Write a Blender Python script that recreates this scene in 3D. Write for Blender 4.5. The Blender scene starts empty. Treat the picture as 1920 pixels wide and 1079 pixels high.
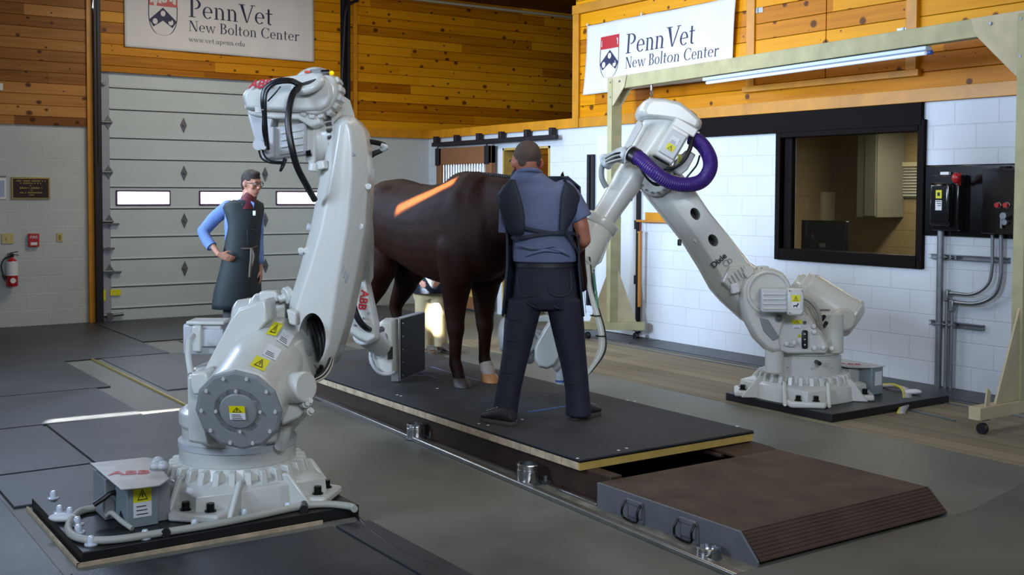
import bpy, bmesh, math, random
from mathutils import Vector, Matrix
random.seed(7)
SC = bpy.context.scene
COL = SC.collection
PI = math.pi
V = Vector

# ------------------------------------------------------------------ camera
FPX = 2090.68
CAM = V((0, 0, 1.66))
WR = Matrix(((0.8238, 0.0201, -0.5665), (-0.5668, 0.0363, -0.8231), (0.0040, 0.9991, 0.0413)))
def _orth(m):
    x = V((m[0][0], m[1][0], m[2][0])).normalized()
    y = V((m[0][1], m[1][1], m[2][1])); y = (y - x * x.dot(y)).normalized()
    z = x.cross(y)
    return Matrix(((x.x, y.x, z.x), (x.y, y.y, z.y), (x.z, y.z, z.z)))
WR = _orth(WR)
cd = bpy.data.cameras.new('camera'); cam = bpy.data.objects.new('camera', cd); COL.objects.link(cam)
cd.sensor_width = 36; cd.lens = FPX / 1920 * 36; cd.shift_y = -(539.5 - 448) / 1920
cd.clip_start = 0.05; cd.clip_end = 100
cam.matrix_world = Matrix.Translation(CAM) @ WR.to_4x4()
SC.camera = cam
SC.view_settings.view_transform = 'Standard'; SC.view_settings.look = 'None'
SC.view_settings.gamma = 1; SC.view_settings.use_curve_mapping = False
SC.view_settings.exposure = 0.18
# ------------------------------------------------------------------ light
w = bpy.data.worlds.new('world'); SC.world = w; w.use_nodes = True
bg = w.node_tree.nodes['Background']; bg.inputs[0].default_value = (0.78, 0.86, 1.0, 1); bg.inputs[1].default_value = 0.20
def area(name, loc, aim, size, energy, color, spread=None):
    l = bpy.data.lights.new(name, 'AREA'); l.shape = 'RECTANGLE'; l.size = size[0]; l.size_y = size[1]
    l.energy = energy; l.color = color
    if spread is not None: l.spread = math.radians(spread)
    o = bpy.data.objects.new(name, l); COL.objects.link(o); o.location = loc
    o.rotation_euler = (V(aim) - V(loc)).to_track_quat('-Z', 'Y').to_euler()
    return o
area('doorway_daylight', (-2.5, 10.2, 3.0), (8.4, 9.4, 1.9), (2.6, 1.8), 160, (0.60, 0.77, 1.0), 60)
area('clerestory_daylight', (2.2, 13.4, 4.35), (6.4, 6.4, 1.2), (3.6, 0.9), 120, (0.58, 0.74, 1.0), 120)
area('left_window_daylight', (-2.8, 4.6, 3.7), (3.4, 6.2, 1.9), (1.8, 1.2), 62, (0.58, 0.74, 1.0), 80)
area('front_fill', (0.5, -1.8, 3.9), (5.8, 8.2, 1.4), (3.0, 1.0), 75, (0.80, 0.88, 1.0), 90)  # added fill from behind the camera, not a window of the room
area('ceiling_lamp_front', (4.6, 5.0, 4.4), (4.6, 5.0, 0), (2.4, 0.6), 32, (1.0, 0.95, 0.84))
area('ceiling_lamp_back', (5.0, 11.6, 4.4), (5.6, 12.6, 0), (2.4, 0.8), 70, (1.0, 0.93, 0.76))
area('ceiling_lamp_wall', (6.6, 8.0, 4.4), (8.3, 8.0, 2.8), (0.8, 5.0), 42, (1.0, 0.93, 0.80))
# three narrow shafts of sun falling from the same side through high windows
SUN = V((-.74, -.26, .62)).normalized()
def shaft(name, target, dist, along, size, energy, color=(1.0, 0.93, 0.82)):
    t = V(target); l = bpy.data.lights.new(name, 'AREA'); l.shape = 'RECTANGLE'; l.size, l.size_y = size; l.energy = energy; l.color = color; l.spread = math.radians(1.2)
    o = bpy.data.objects.new(name, l); COL.objects.link(o); z = SUN; x = V(along); x = (x - z * x.dot(z)).normalized(); y = z.cross(x)
    mm = Matrix((x, y, z)).transposed().to_4x4(); mm.translation = t + SUN * dist; o.matrix_world = mm
shaft('sun_on_floor', (2.22, 8.37, 0), 3.4, (1, -.06, 0), (.62, .11), 8.0)
shaft('sun_on_horse', (4.27, 7.42, 1.66), 3.4, (0, -.80, .42), (.66, .085), 20.0, (1.0, 0.66, 0.24))
shaft('sun_on_trousers', (5.78, 9.88, .52), 5.4, (.1, 0, 1), (.34, .05), 8.0)

def at(u, v, d):                       # point of the room seen at (u, v), d metres in front of the lens
    return CAM + WR @ V(((u - 960) / FPX * d, (448 - v) / FPX * d, -d))
def _hit(u, v, ax, val):
    r = WR @ V(((u - 960) / FPX, (448 - v) / FPX, -1))
    return CAM + r * ((val - CAM[ax]) / r[ax])
def fl(u, v, z=0.0): return _hit(u, v, 2, z)
YA, XB = 14.5, 8.46
def wa(u, v, y=YA): return _hit(u, v, 1, y)
def wb(u, v, x=XB): return _hit(u, v, 0, x)
RV, UV = (WR @ V((1, 0, 0))), (WR @ V((0, 1, 0)))
FV = WR @ V((0, 0, -1))
FH = V((FV.x, FV.y, 0)).normalized(); RH = V((RV.x, RV.y, 0)).normalized(); ZZ = V((0, 0, 1))

# ------------------------------------------------------------------ materials
def lin(h):
    h = h.lstrip('#'); c = [int(h[i:i + 2], 16) / 255 for i in (0, 2, 4)]
    return tuple(x / 12.92 if x <= .04045 else ((x + .055) / 1.055) ** 2.4 for x in c) + (1,)
def mat(name, col, rough=.5, metal=0, noise=0, nscale=6, bump=0, bscale=40, spec=.5, coat=0, emit=None, estr=0):
    m = bpy.data.materials.new(name); m.use_nodes = True; nt = m.node_tree; b = nt.nodes['Principled BSDF']
    c = lin(col); b.inputs['Base Color'].default_value = c
    b.inputs['Roughness'].default_value = rough; b.inputs['Metallic'].default_value = metal
    b.inputs['Specular IOR Level'].default_value = spec
    b.inputs['Coat Weight'].default_value = coat; b.inputs['Coat Roughness'].default_value = .15
    tc = nt.nodes.new('ShaderNodeTexCoord')
    if noise:
        n = nt.nodes.new('ShaderNodeTexNoise'); n.inputs['Scale'].default_value = nscale; n.inputs['Detail'].default_value = 6
        nt.links.new(tc.outputs['Object'], n.inputs['Vector'])
        r = nt.nodes.new('ShaderNodeMapRange'); r.inputs[1].default_value = .3; r.inputs[2].default_value = .7
        r.inputs[3].default_value = 1 - noise; r.inputs[4].default_value = 1 + noise
        nt.links.new(n.outputs[0], r.inputs[0])
        x = nt.nodes.new('ShaderNodeVectorMath'); x.operation = 'SCALE'; x.inputs[0].default_value = c[:3]
        nt.links.new(r.outputs[0], x.inputs['Scale']); nt.links.new(x.outputs[0], b.inputs['Base Color'])
    if bump:
        n2 = nt.nodes.new('ShaderNodeTexNoise'); n2.inputs['Scale'].default_value = bscale; n2.inputs['Detail'].default_value = 4
        nt.links.new(tc.outputs['Object'], n2.inputs['Vector'])
        bp = nt.nodes.new('ShaderNodeBump'); bp.inputs['Strength'].default_value = bump; bp.inputs['Distance'].default_value = .01
        nt.links.new(n2.outputs[0], bp.inputs['Height']); nt.links.new(bp.outputs[0], b.inputs['Normal'])
    if emit:
        b.inputs['Emission Color'].default_value = lin(emit); b.inputs['Emission Strength'].default_value = estr
    return m
def nd(nt, t, **k):
    n = nt.nodes.new(t)
    for a, v in k.items(): setattr(n, a, v)
    return n
def mth(nt, op, a, b=None, c=None):
    n = nt.nodes.new('ShaderNodeMath'); n.operation = op
    for i, x in enumerate((a, b, c)):
        if x is None: continue
        if isinstance(x, (int, float)): n.inputs[i].default_value = x
        else: nt.links.new(x, n.inputs[i])
    return n.outputs[0]
def plank_mat(name, along, cross, h=.135, base=('#8a4e12', '#c07c1e', '#d3922e'), knot='#3a1405', rough=.38, groove=.035, kscale=3.6, kth=.15, blen=3.1):
    m = bpy.data.materials.new(name); m.use_nodes = True; nt = m.node_tree; b = nt.nodes['Principled BSDF']
    g = nd(nt, 'ShaderNodeNewGeometry'); s = nd(nt, 'ShaderNodeSeparateXYZ'); nt.links.new(g.outputs['Position'], s.inputs[0])
    A, Cc = s.outputs['XYZ'.index(along)], s.outputs['XYZ'.index(cross)]
    row = mth(nt, 'DIVIDE', Cc, h); fr = mth(nt, 'FRACT', row); ri = mth(nt, 'FLOOR', row)
    wn = nd(nt, 'ShaderNodeTexWhiteNoise', noise_dimensions='1D'); nt.links.new(ri, wn.inputs['W'])
    sh = mth(nt, 'ADD', A, mth(nt, 'MULTIPLY', wn.outputs[0], 17.3))
    bi = mth(nt, 'FLOOR', mth(nt, 'DIVIDE', sh, blen))
    cb = nd(nt, 'ShaderNodeCombineXYZ'); nt.links.new(ri, cb.inputs[0]); nt.links.new(bi, cb.inputs[1])
    wn2 = nd(nt, 'ShaderNodeTexWhiteNoise', noise_dimensions='3D'); nt.links.new(cb.outputs[0], wn2.inputs['Vector'])
    gv = nd(nt, 'ShaderNodeCombineXYZ'); nt.links.new(mth(nt, 'MULTIPLY', sh, .55), gv.inputs[0]); nt.links.new(mth(nt, 'MULTIPLY', row, 1.6), gv.inputs[1])
    gn = nd(nt, 'ShaderNodeTexNoise'); gn.inputs['Scale'].default_value = 2.2; gn.inputs['Detail'].default_value = 6; gn.inputs['Distortion'].default_value = .6
    nt.links.new(gv.outputs[0], gn.inputs['Vector'])
    t = mth(nt, 'ADD', mth(nt, 'MULTIPLY', wn2.outputs[0], .55), mth(nt, 'MULTIPLY', gn.outputs[0], .45))
    cr = nd(nt, 'ShaderNodeValToRGB'); e = cr.color_ramp.elements
    e[0].position = .2; e[0].color = lin(base[0]); e[1].position = .85; e[1].color = lin(base[2]); x = e.new(.5); x.color = lin(base[1])
    nt.links.new(t, cr.inputs[0])
    kv = nd(nt, 'ShaderNodeCombineXYZ'); nt.links.new(mth(nt, 'MULTIPLY', sh, kscale), kv.inputs[0]); nt.links.new(mth(nt, 'MULTIPLY', row, .62), kv.inputs[1])
    vo = nd(nt, 'ShaderNodeTexVoronoi', voronoi_dimensions='2D'); vo.inputs['Scale'].default_value = 1.0; nt.links.new(kv.outputs[0], vo.inputs['Vector'])
    kn = nd(nt, 'ShaderNodeMapRange', interpolation_type='SMOOTHSTEP'); kn.inputs[1].default_value = kth * .5; kn.inputs[2].default_value = kth
    kn.inputs[3].default_value = 1; kn.inputs[4].default_value = 0
    sc_ = nd(nt, 'ShaderNodeSeparateXYZ'); nt.links.new(vo.outputs['Color'], sc_.inputs[0]); kd = mth(nt, 'DIVIDE', vo.outputs['Distance'], mth(nt, 'ADD', mth(nt, 'MULTIPLY', mth(nt, 'POWER', sc_.outputs[0], 1.6), 1.15), .12)); nt.links.new(kd, kn.inputs[0])
    mx = nd(nt, 'ShaderNodeMix', data_type='RGBA'); nt.links.new(mth(nt, 'MULTIPLY', kn.outputs[0], .85), mx.inputs[0]); nt.links.new(cr.outputs[0], mx.inputs[6]); mx.inputs[7].default_value = lin(knot)
    gd = mth(nt, 'MINIMUM', fr, mth(nt, 'SUBTRACT', 1.0, fr))
    gr = nd(nt, 'ShaderNodeMapRange'); gr.inputs[1].default_value = 0; gr.inputs[2].default_value = groove; nt.links.new(gd, gr.inputs[0])
    m2 = nd(nt, 'ShaderNodeMix', data_type='RGBA'); nt.links.new(gr.outputs[0], m2.inputs[0]); m2.inputs[6].default_value = lin('#3c1c06'); nt.links.new(mx.outputs[2], m2.inputs[7])
    nt.links.new(m2.outputs[2], b.inputs['Base Color']); b.inputs['Roughness'].default_value = rough; b.inputs['Specular IOR Level'].default_value = .16
    bp = nd(nt, 'ShaderNodeBump'); bp.inputs['Strength'].default_value = .6; bp.inputs['Distance'].default_value = .008
    nt.links.new(gr.outputs[0], bp.inputs['Height']); nt.links.new(bp.outputs[0], b.inputs['Normal'])
    return m
def block_mat(name, along, col='#c6cbcf', mort='#aab0b5'):
    m = bpy.data.materials.new(name); m.use_nodes = True; nt = m.node_tree; b = nt.nodes['Principled BSDF']
    g = nd(nt, 'ShaderNodeNewGeometry'); s = nd(nt, 'ShaderNodeSeparateXYZ'); nt.links.new(g.outputs['Position'], s.inputs[0])
    cb = nd(nt, 'ShaderNodeCombineXYZ'); nt.links.new(s.outputs['XYZ'.index(along)], cb.inputs[0]); nt.links.new(s.outputs[2], cb.inputs[1])
    br = nd(nt, 'ShaderNodeTexBrick'); br.inputs['Scale'].default_value = 1; br.inputs['Brick Width'].default_value = .406; br.inputs['Row Height'].default_value = .2045
    br.inputs['Mortar Size'].default_value = .006; br.inputs['Mortar Smooth'].default_value = .6; br.offset = .5
    br.inputs['Color1'].default_value = lin(col); br.inputs['Color2'].default_value = lin(col); br.inputs['Mortar'].default_value = lin(mort)
    nt.links.new(cb.outputs[0], br.inputs['Vector'])
    n = nd(nt, 'ShaderNodeTexNoise'); n.inputs['Scale'].default_value = 45; n.inputs['Detail'].default_value = 5; nt.links.new(g.outputs['Position'], n.inputs['Vector'])
    n3 = nd(nt, 'ShaderNodeTexNoise'); n3.inputs['Scale'].default_value = 1.3; nt.links.new(g.outputs['Position'], n3.inputs['Vector'])
    mr = nd(nt, 'ShaderNodeMapRange'); mr.inputs[1].default_value = .3; mr.inputs[2].default_value = .7; mr.inputs[3].default_value = .93; mr.inputs[4].default_value = 1.04; nt.links.new(n3.outputs[0], mr.inputs[0])
    vm = nd(nt, 'ShaderNodeVectorMath', operation='SCALE'); nt.links.new(br.outputs[0], vm.inputs[0]); nt.links.new(mr.outputs[0], vm.inputs['Scale'])
    nt.links.new(vm.outputs[0], b.inputs['Base Color']); b.inputs['Roughness'].default_value = .5
    hh = mth(nt, 'ADD', mth(nt, 'MULTIPLY', mth(nt, 'SUBTRACT', 1.0, br.outputs['Fac']), 1.0), mth(nt, 'MULTIPLY', n.outputs[0], .22))
    bp = nd(nt, 'ShaderNodeBump'); bp.inputs['Strength'].default_value = .5; bp.inputs['Distance'].default_value = .005
    nt.links.new(hh, bp.inputs['Height']); nt.links.new(bp.outputs[0], b.inputs['Normal'])
    return m
def blotch(name, c1, c2, c3, scale, rough, rvar=.1, fine=60, bump=.15, bdist=.004):
    m = bpy.data.materials.new(name); m.use_nodes = True; nt = m.node_tree; b = nt.nodes['Principled BSDF']
    g = nd(nt, 'ShaderNodeNewGeometry')
    n = nd(nt, 'ShaderNodeTexNoise'); n.inputs['Scale'].default_value = scale; n.inputs['Detail'].default_value = 7; n.inputs['Roughness'].default_value = .62; nt.links.new(g.outputs['Position'], n.inputs['Vector'])
    cr = nd(nt, 'ShaderNodeValToRGB'); e = cr.color_ramp.elements; e[0].position = .34; e[0].color = lin(c1); e[1].position = .68; e[1].color = lin(c3); x = e.new(.5); x.color = lin(c2)
    nt.links.new(n.outputs[0], cr.inputs[0]); nt.links.new(cr.outputs[0], b.inputs['Base Color'])
    mr = nd(nt, 'ShaderNodeMapRange'); mr.inputs[1].default_value = .3; mr.inputs[2].default_value = .7; mr.inputs[3].default_value = rough - rvar; mr.inputs[4].default_value = rough + rvar
    nt.links.new(n.outputs[0], mr.inputs[0]); nt.links.new(mr.outputs[0], b.inputs['Roughness'])
    n2 = nd(nt, 'ShaderNodeTexNoise'); n2.inputs['Scale'].default_value = fine; n2.inputs['Detail'].default_value = 3; nt.links.new(g.outputs['Position'], n2.inputs['Vector'])
    bp = nd(nt, 'ShaderNodeBump'); bp.inputs['Strength'].default_value = bump; bp.inputs['Distance'].default_value = bdist
    nt.links.new(n2.outputs[0], bp.inputs['Height']); nt.links.new(bp.outputs[0], b.inputs['Normal'])
    return m
M = dict(
    robot=mat('robot_paint', '#c6c7c0', .34, noise=.03, nscale=3, coat=.25),
    robot_dark=mat('robot_grey_paint', '#828686', .42, noise=.04, nscale=5),
    motor=mat('motor_grey', '#b9bcbe', .35, noise=.03),
    black=mat('black_rubber', '#0d0d0f', .45), blackgloss=mat('black_gloss_enamel', '#0b0b0d', .12, coat=.6),
    cable=mat('black_cable', '#101013', .38), hose=mat('grey_hose', '#a9a99f', .5, noise=.05),
    bolt=mat('black_bolt', '#141416', .35, .6), steel=mat('bright_steel', '#b9bbbd', .22, 1), galv=mat('galvanised_steel', '#868a8e', .38, .85, noise=.1, nscale=12),
    aluminium=mat('worn_aluminium', '#a3a09a', .35, .9, noise=.15, nscale=9),
    red=mat('red_print', '#b3202a', .4), redp=mat('red_paint', '#b01a20', .3, coat=.3), yellow=mat('yellow_label', '#d8d000', .45), white=mat('white_label', '#d6d8da', .45),
    ink=mat('black_ink', '#17171c', .6), navy=mat('navy_print', '#1d2047', .6),
    banner=mat('banner_cloth', '#d4d2d2', .6, noise=.03, nscale=4),
    door=mat('garage_door_enamel', '#b7c1c3', .42, noise=.03, nscale=2), doorshade=mat('garage_door_rib', '#b9c0c2', .45), endcap=mat('door_end_cap', '#92939f', .4),
    glow=mat('daylit_pane', '#ffffff', .3, emit='#dfe9ff', estr=9), purple_trim=mat('window_gasket', '#4b2b4a', .5),
    zinc=mat('hinge_zinc', '#6e7175', .4, .8), track=mat('dark_track_steel', '#17131c', .5, .2),
    plywood=mat('plywood', '#b8ac8c', .6, noise=.12, nscale=8), treated=mat('treated_lumber', '#a9a47c', .62, noise=.13, nscale=7, bump=.2, bscale=30),
    pine=mat('yellow_pine', '#b5974f', .5, noise=.12, nscale=9), endgrain=mat('plywood_edge', '#b3a084', .7, noise=.25, nscale=14),
    topmat=blotch('platform_rubber', '#202123', '#292a2c', '#323334', 2.2, .7, .08, 150, .25),
    darkmat=blotch('dark_rubber_mat', '#26282b', '#303236', '#3b3d40', 1.4, .44, .07, 120, .3),
    greyfloor=blotch('poured_grey_floor', '#56564e', '#64645a', '#706f64', .9, .5, .1, 90, .12),
    frontmat=blotch('front_sheet_rubber', '#45453e', '#52524a', '#5d5d54', 1.0, .55, .08, 90, .12),
    mat2=blotch('grey_rubber_mat', '#403f40', '#4b4b4a', '#565552', 1.1, .5, .08, 110, .2),
    woodfloor=plank_mat('worn_floor_planks', 'Y', 'X', .19, ('#786f5c', '#857b66', '#92886f'), '#4c4232', .7, .02, .7, .05, 2.6),
    plate=mat('black_steel_plate', '#1c1b1d', .42, .3, noise=.25, nscale=7), rust=mat('brown_painted_steel', '#38291f', .55, .1, noise=.18, nscale=9),
    rampside=mat('ramp_side_grey_steel', '#6c6e73', .45, .3, noise=.08), 
    clear=mat('clear_plastic_cap', '#c9d2dc', .12, coat=.5), box=mat('junction_box_steel', '#8b979c', .35, .3, noise=.05),
    orange=mat('door_brown_paint', '#7c5232', .5, noise=.06), wood=mat('lacquered_trim', '#c0800f', .4, noise=.15, nscale=6),
    purple=mat('purple_hose', '#3b1f74', .38), tape=mat('blue_tape', '#5e66a8', .6), tape2=mat('lilac_tape', '#6d6793', .6), tape3=mat('bright_blue_tape', '#3c63b0', .6),
    skin=mat('skin', '#b5806a', .5, noise=.05), skin2=mat('skin_ruddy', '#a96c54', .5, noise=.05), hairb=mat('brown_hair', '#271c17', .7, noise=.3, nscale=90, bump=.5, bscale=120), hairg=mat('short_brown_hair', '#4a3a31', .8, noise=.3, nscale=120, bump=.5, bscale=150),
    shirtblue=mat('blue_shirt', '#6683bb', .75, noise=.06, bump=.7, bscale=12), shirtgrey=mat('blue_grey_polo', '#5d6684', .8, noise=.06, bump=.9, bscale=9),
    apron=mat('dark_lead_apron', '#1f2a2e', .7, noise=.08, bump=.3, bscale=9), apron2=mat('slate_lead_apron', '#1a2432', .7, noise=.08, bump=.3, bscale=9),
    pants=mat('navy_trousers', '#1a1a2b', .8, noise=.1, bump=.7, bscale=12), khaki=mat('khaki_trousers', '#9b8c68', .75, noise=.08, bump=.5, bscale=12), greypants=mat('grey_trousers', '#4b4a4d', .8),
    shoe=mat('dark_shoe', '#262326', .6), shoebrown=mat('brown_shoe', '#3d3028', .5), sole=mat('shoe_sole', '#4a413c', .7), maroon=mat('maroon_collar', '#5a1420', .6), mask=mat('black_mask', '#121216', .7),
    horse=mat('dark_bay_coat', '#1e0c05', .6, noise=.4, nscale=2.2, bump=.35, bscale=60, spec=.1), mane=mat('black_mane', '#0e0908', .5, bump=.6, bscale=80), hoof=mat('dark_hoof', '#2c241f', .5), hoofl=mat('pale_hoof', '#a6713f', .5, noise=.15), sock=mat('white_pastern', '#9d9086', .7, noise=.2, nscale=20),
    screen=mat('detector_face', '#1b1b1f', .6, spec=.2), monitor=mat('dark_monitor', '#14161b', .3), beige=mat('back_room_wall', '#8e8264', .7), cab=mat('white_cabinet', '#bdb79a', .5), greycol=mat('grey_column', '#6e6f63', .6),
    frame=mat('dark_window_frame', '#120d0d', .6, spec=.06), bronze=mat('bronze_plaque', '#2a1a16', .4, .4), gold=mat('gold_edge', '#a08a4c', .35, .6), ivory=mat('ivory_plate', '#b9ab72', .5),
    pipe=mat('white_conduit', '#b0a58e', .5), dowel=mat('orange_dowel', '#b4782f', .5), lightpanel=mat('white_door_paint', '#d0d6dc', .45), lamp=mat('yellow_lamp', '#e8c800', .3, emit='#ffd800', estr=.5), blue=mat('blue_trim', '#35589a', .4),
    blind=mat('blind_slats', '#a9aca0', .6), bag=mat('clear_wrap', '#aab2b4', .25, noise=.4, nscale=25, bump=.8, bscale=40),
    wwoodA=plank_mat('lacquered_pine_boards', 'X', 'Z', base=('#8e4f04', '#c07c08', '#d8961a')), wwoodB=plank_mat('lacquered_pine_boards_right', 'Y', 'Z', .16, base=('#a86200', '#cf8600', '#e4a00a')),
    wwoodL=plank_mat('lacquered_pine_boards_left', 'X', 'Z', base=('#74451c', '#a06a31', '#bd874a')), ceil=plank_mat('ceiling_boards', 'X', 'Y', .14, ('#3d1706', '#54230a', '#6b3110'), '#200a02', .5),
    blockA=block_mat('painted_block_left', 'X', '#b4b9b8', '#c2c6c5'), blockB=block_mat('painted_block_right', 'Y', '#c6ccd3', '#bdc3ca'),
)
# ribbed hose, speckled grip, glass
def wave_bump(m, scale, dist, direction='X', st=1.0):
    nt = m.node_tree; b = nt.nodes['Principled BSDF']
    tc = nt.nodes.new('ShaderNodeTexCoord'); wv = nt.nodes.new('ShaderNodeTexWave'); wv.bands_direction = direction; wv.inputs['Scale'].default_value = scale
    nt.links.new(tc.outputs['Object'], wv.inputs['Vector']); bp = nt.nodes.new('ShaderNodeBump'); bp.inputs['Strength'].default_value = st; bp.inputs['Distance'].default_value = dist
    nt.links.new(wv.outputs['Fac'], bp.inputs['Height']); nt.links.new(bp.outputs[0], b.inputs['Normal'])
M['grip'] = blotch('brown_grit_surface', '#3c2e21', '#4b3b2b', '#594735', 5, .75, .05, 260, .7, .006)
M['gripslope'] = mat('brown_ribbed_slope', '#4b382d', .7, noise=.2, nscale=7); wave_bump(M['gripslope'], 22, .012, 'Y')
M['glass'] = mat('window_glass', '#ffffff', .03); M['glass'].node_tree.nodes['Principled BSDF'].inputs['Transmission Weight'].default_value = 1
M['glass'].node_tree.nodes['Principled BSDF'].inputs['IOR'].default_value = 1.25
M['glass'].node_tree.nodes['Principled BSDF'].inputs['Base Color'].default_value = (.8, .82, .8, 1)

# ------------------------------------------------------------------ mesh helpers
def wloc(o):
    p = V((0, 0, 0))
    while o is not None: p += o.location; o = o.parent
    return p
def link(name, me, m, parent=None, loc=None):
    o = bpy.data.objects.new(name, me); COL.objects.link(o)
    if m is not None: me.materials.clear(); me.materials.append(M[m] if isinstance(m, str) else m)
    base = wloc(parent) if parent is not None else V((0, 0, 0))
    if parent is not None: o.parent = parent
    if loc is not None: base = base + (V(loc) - base); 
    off = V(loc) if loc is not None else base
    me.transform(Matrix.Translation(-off))
    if loc is not None: o.location = V(loc) - (wloc(parent) if parent is not None else V((0, 0, 0)))
    return o
def tag(o, label=None, cat=None, group=None, kind=None):
    if label: o['label'] = label
    if cat: o['category'] = cat
    if group: o['group'] = group
    if kind: o['kind'] = kind
    return o
def thing(name, loc, label, cat, group=None):
    o = bpy.data.objects.new(name, None); COL.objects.link(o); o.location = loc; o.empty_display_size = .1
    return tag(o, label, cat, group)
def basis(d):
    d = V(d).normalized(); a = ZZ if abs(d.z) < .9 else V((1, 0, 0))
    x = d.cross(a).normalized(); return x, d.cross(x).normalized(), d
def smooth_path(pts, n=6):
    pts = [V(p) for p in pts]; P = [pts[0] * 2 - pts[1]] + pts + [pts[-1] * 2 - pts[-2]]; out = []
    for i in range(1, len(P) - 2):
        a, b, c, d = P[i - 1:i + 3]
        for k in range(n):
            t = k / n
            out.append(.5 * ((2 * b) + (c - a) * t + (2 * a - 5 * b + 4 * c - d) * t * t + (-a + 3 * b - 3 * c + d) * t ** 3))
    out.append(pts[-1]); return out
class MB:
    def __init__(s): s.bm = bmesh.new()
    def loft(s, rings, cap=True, close=True):
        R = [[s.bm.verts.new(p) for p in r] for r in rings]; n = len(R[0])
        for a, b in zip(R, R[1:]):
            for i in range(n if close else n - 1):
                j = (i + 1) % n
                try: s.bm.faces.new((a[i], a[j], b[j], b[i]))
                except ValueError: pass
        if cap:
            for r in (R[0], R[-1]):
                try: s.bm.faces.new(r)
                except ValueError: pass
        return s
    def box(s, c, size, X=None, Y=None, Z=None):
        X = V(X).normalized() if X else V((1, 0, 0)); Z = V(Z).normalized() if Z else ZZ
        Y = V(Y).normalized() if Y else Z.cross(X).normalized()
        c = V(c); a, b, h = (t / 2 for t in size)
        q = [(-a, -b), (a, -b), (a, b), (-a, b)]
        return s.loft([[c + X * x + Y * y + Z * z for x, y in q] for z in (-h, h)])
    def span(s, lo, hi):
        lo, hi = V(lo), V(hi); return s.box((lo + hi) / 2, [abs(t) for t in (hi - lo)])
    def beam(s, p0, p1, wd, ht, up=ZZ):
        p0, p1 = V(p0), V(p1); d = (p1 - p0).normalized(); x = d.cross(V(up)).normalized(); y = x.cross(d)
        q = [(-wd / 2, -ht / 2), (wd / 2, -ht / 2), (wd / 2, ht / 2), (-wd / 2, ht / 2)]
        return s.loft([[p + x * a + y * b for a, b in q] for p in (p0, p1)])
    def cyl(s, p0, p1, r0, r1=None, seg=28, ph=0):
        r1 = r0 if r1 is None else r1; x, y, d = basis(V(p1) - V(p0))
        return s.loft([[V(p) + (x * math.cos(2 * PI * i / seg + ph) + y * math.sin(2 * PI * i / seg + ph)) * r for i in range(seg)] for p, r in ((p0, r0), (p1, r1))])
    def lathe(s, p, d, prof, seg=36):
        x, y, d = basis(d); p = V(p)
        return s.loft([[p + d * h + (x * math.cos(2 * PI * i / seg) + y * math.sin(2 * PI * i / seg)) * max(r, 1e-4) for i in range(seg)] for r, h in prof])
    def tube(s, path, r, seg=10, n=6, flat=False):
        P = smooth_path(path, n) if n > 1 else [V(p) for p in path]; rings = []; up = None
        for i, p in enumerate(P):
            d = (P[min(i + 1, len(P) - 1)] - P[max(i - 1, 0)]).normalized()
            if up is None: up = basis(d)[0]
            x = (up - d * up.dot(d)).normalized(); up = x; y = d.cross(x)
            rr = r(i / (len(P) - 1)) if callable(r) else r
            rings.append([p + (x * math.cos(2 * PI * k / seg) + y * math.sin(2 * PI * k / seg)) * rr for k in range(seg)])
        return s.loft(rings)
    def prism(s, pts, vec):
        vec = V(vec); return s.loft([[V(p) for p in pts], [V(p) + vec for p in pts]])
    def ell(s, c, r, X=None, Y=None, Z=None, seg=20, rin=12):
        X = V(X) if X else V((1, 0, 0)); Y = V(Y) if Y else V((0, 1, 0)); Z = V(Z) if Z else ZZ; c = V(c)
        if isinstance(r, (int, float)): r = (r, r, r)
        rg = []
        for j in range(rin + 1):
            t = PI * j / rin; z = -math.cos(t); k = max(math.sin(t), .002)
            rg.append([c + X * (r[0] * k * math.cos(2 * PI * i / seg)) + Y * (r[1] * k * math.sin(2 * PI * i / seg)) + Z * (r[2] * z) for i in range(seg)])
        return s.loft(rg)
    def cap(s, p0, p1, r0, r1, seg=16):
        p0, p1 = V(p0), V(p1); x, y, d = basis(p1 - p0); rg = []
        for j in range(0, 6):
            t = PI / 2 * j / 5; k = max(math.sin(t), .01)
            rg.append([p0 - d * r0 * math.cos(t) + (x * math.cos(2 * PI * i / seg) + y * math.sin(2 * PI * i / seg)) * r0 * k for i in range(seg)])
        for j in range(5, -1, -1):
            t = PI / 2 * j / 5; k = max(math.sin(t), .01)
            rg.append([p1 + d * r1 * math.cos(t) + (x * math.cos(2 * PI * i / seg) + y * math.sin(2 * PI * i / seg)) * r1 * k for i in range(seg)])
        return s.loft(rg)
    def torus(s, c, d, R, r, seg=32, k=10):
        x, y, d = basis(d); c = V(c); rg = []
        for i in range(seg):
            a = 2 * PI * i / seg; q = x * math.cos(a) + y * math.sin(a)
            rg.append([c + q * (R + r * math.cos(2 * PI * j / k)) + d * (r * math.sin(2 * PI * j / k)) for j in range(k)])
        rg.append(rg[0]); s.loft(rg, cap=False); bmesh.ops.remove_doubles(s.bm, verts=s.bm.verts, dist=1e-6); return s
    def poly(s, pts):
        s.bm.faces.new([s.bm.verts.new(p) for p in pts]); return s
    def mesh(s, name, ang=35):
        bmesh.ops.recalc_face_normals(s.bm, faces=s.bm.faces)
        me = bpy.data.meshes.new(name); s.bm.to_mesh(me); s.bm.free()
        if ang:
            for p in me.polygons: p.use_smooth = True
            me.set_sharp_from_angle(angle=math.radians(ang))
        return me
    def build(s, name, m, parent=None, bevel=0, ang=35, loc=None, seg=2):
        o = link(name, s.mesh(name, ang), m, parent, loc)
        if bevel:
            b = o.modifiers.new('bevel', 'BEVEL'); b.width = bevel; b.segments = seg; b.limit_method = 'ANGLE'; b.angle_limit = math.radians(32)
            b.harden_normals = False
        return o
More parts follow.
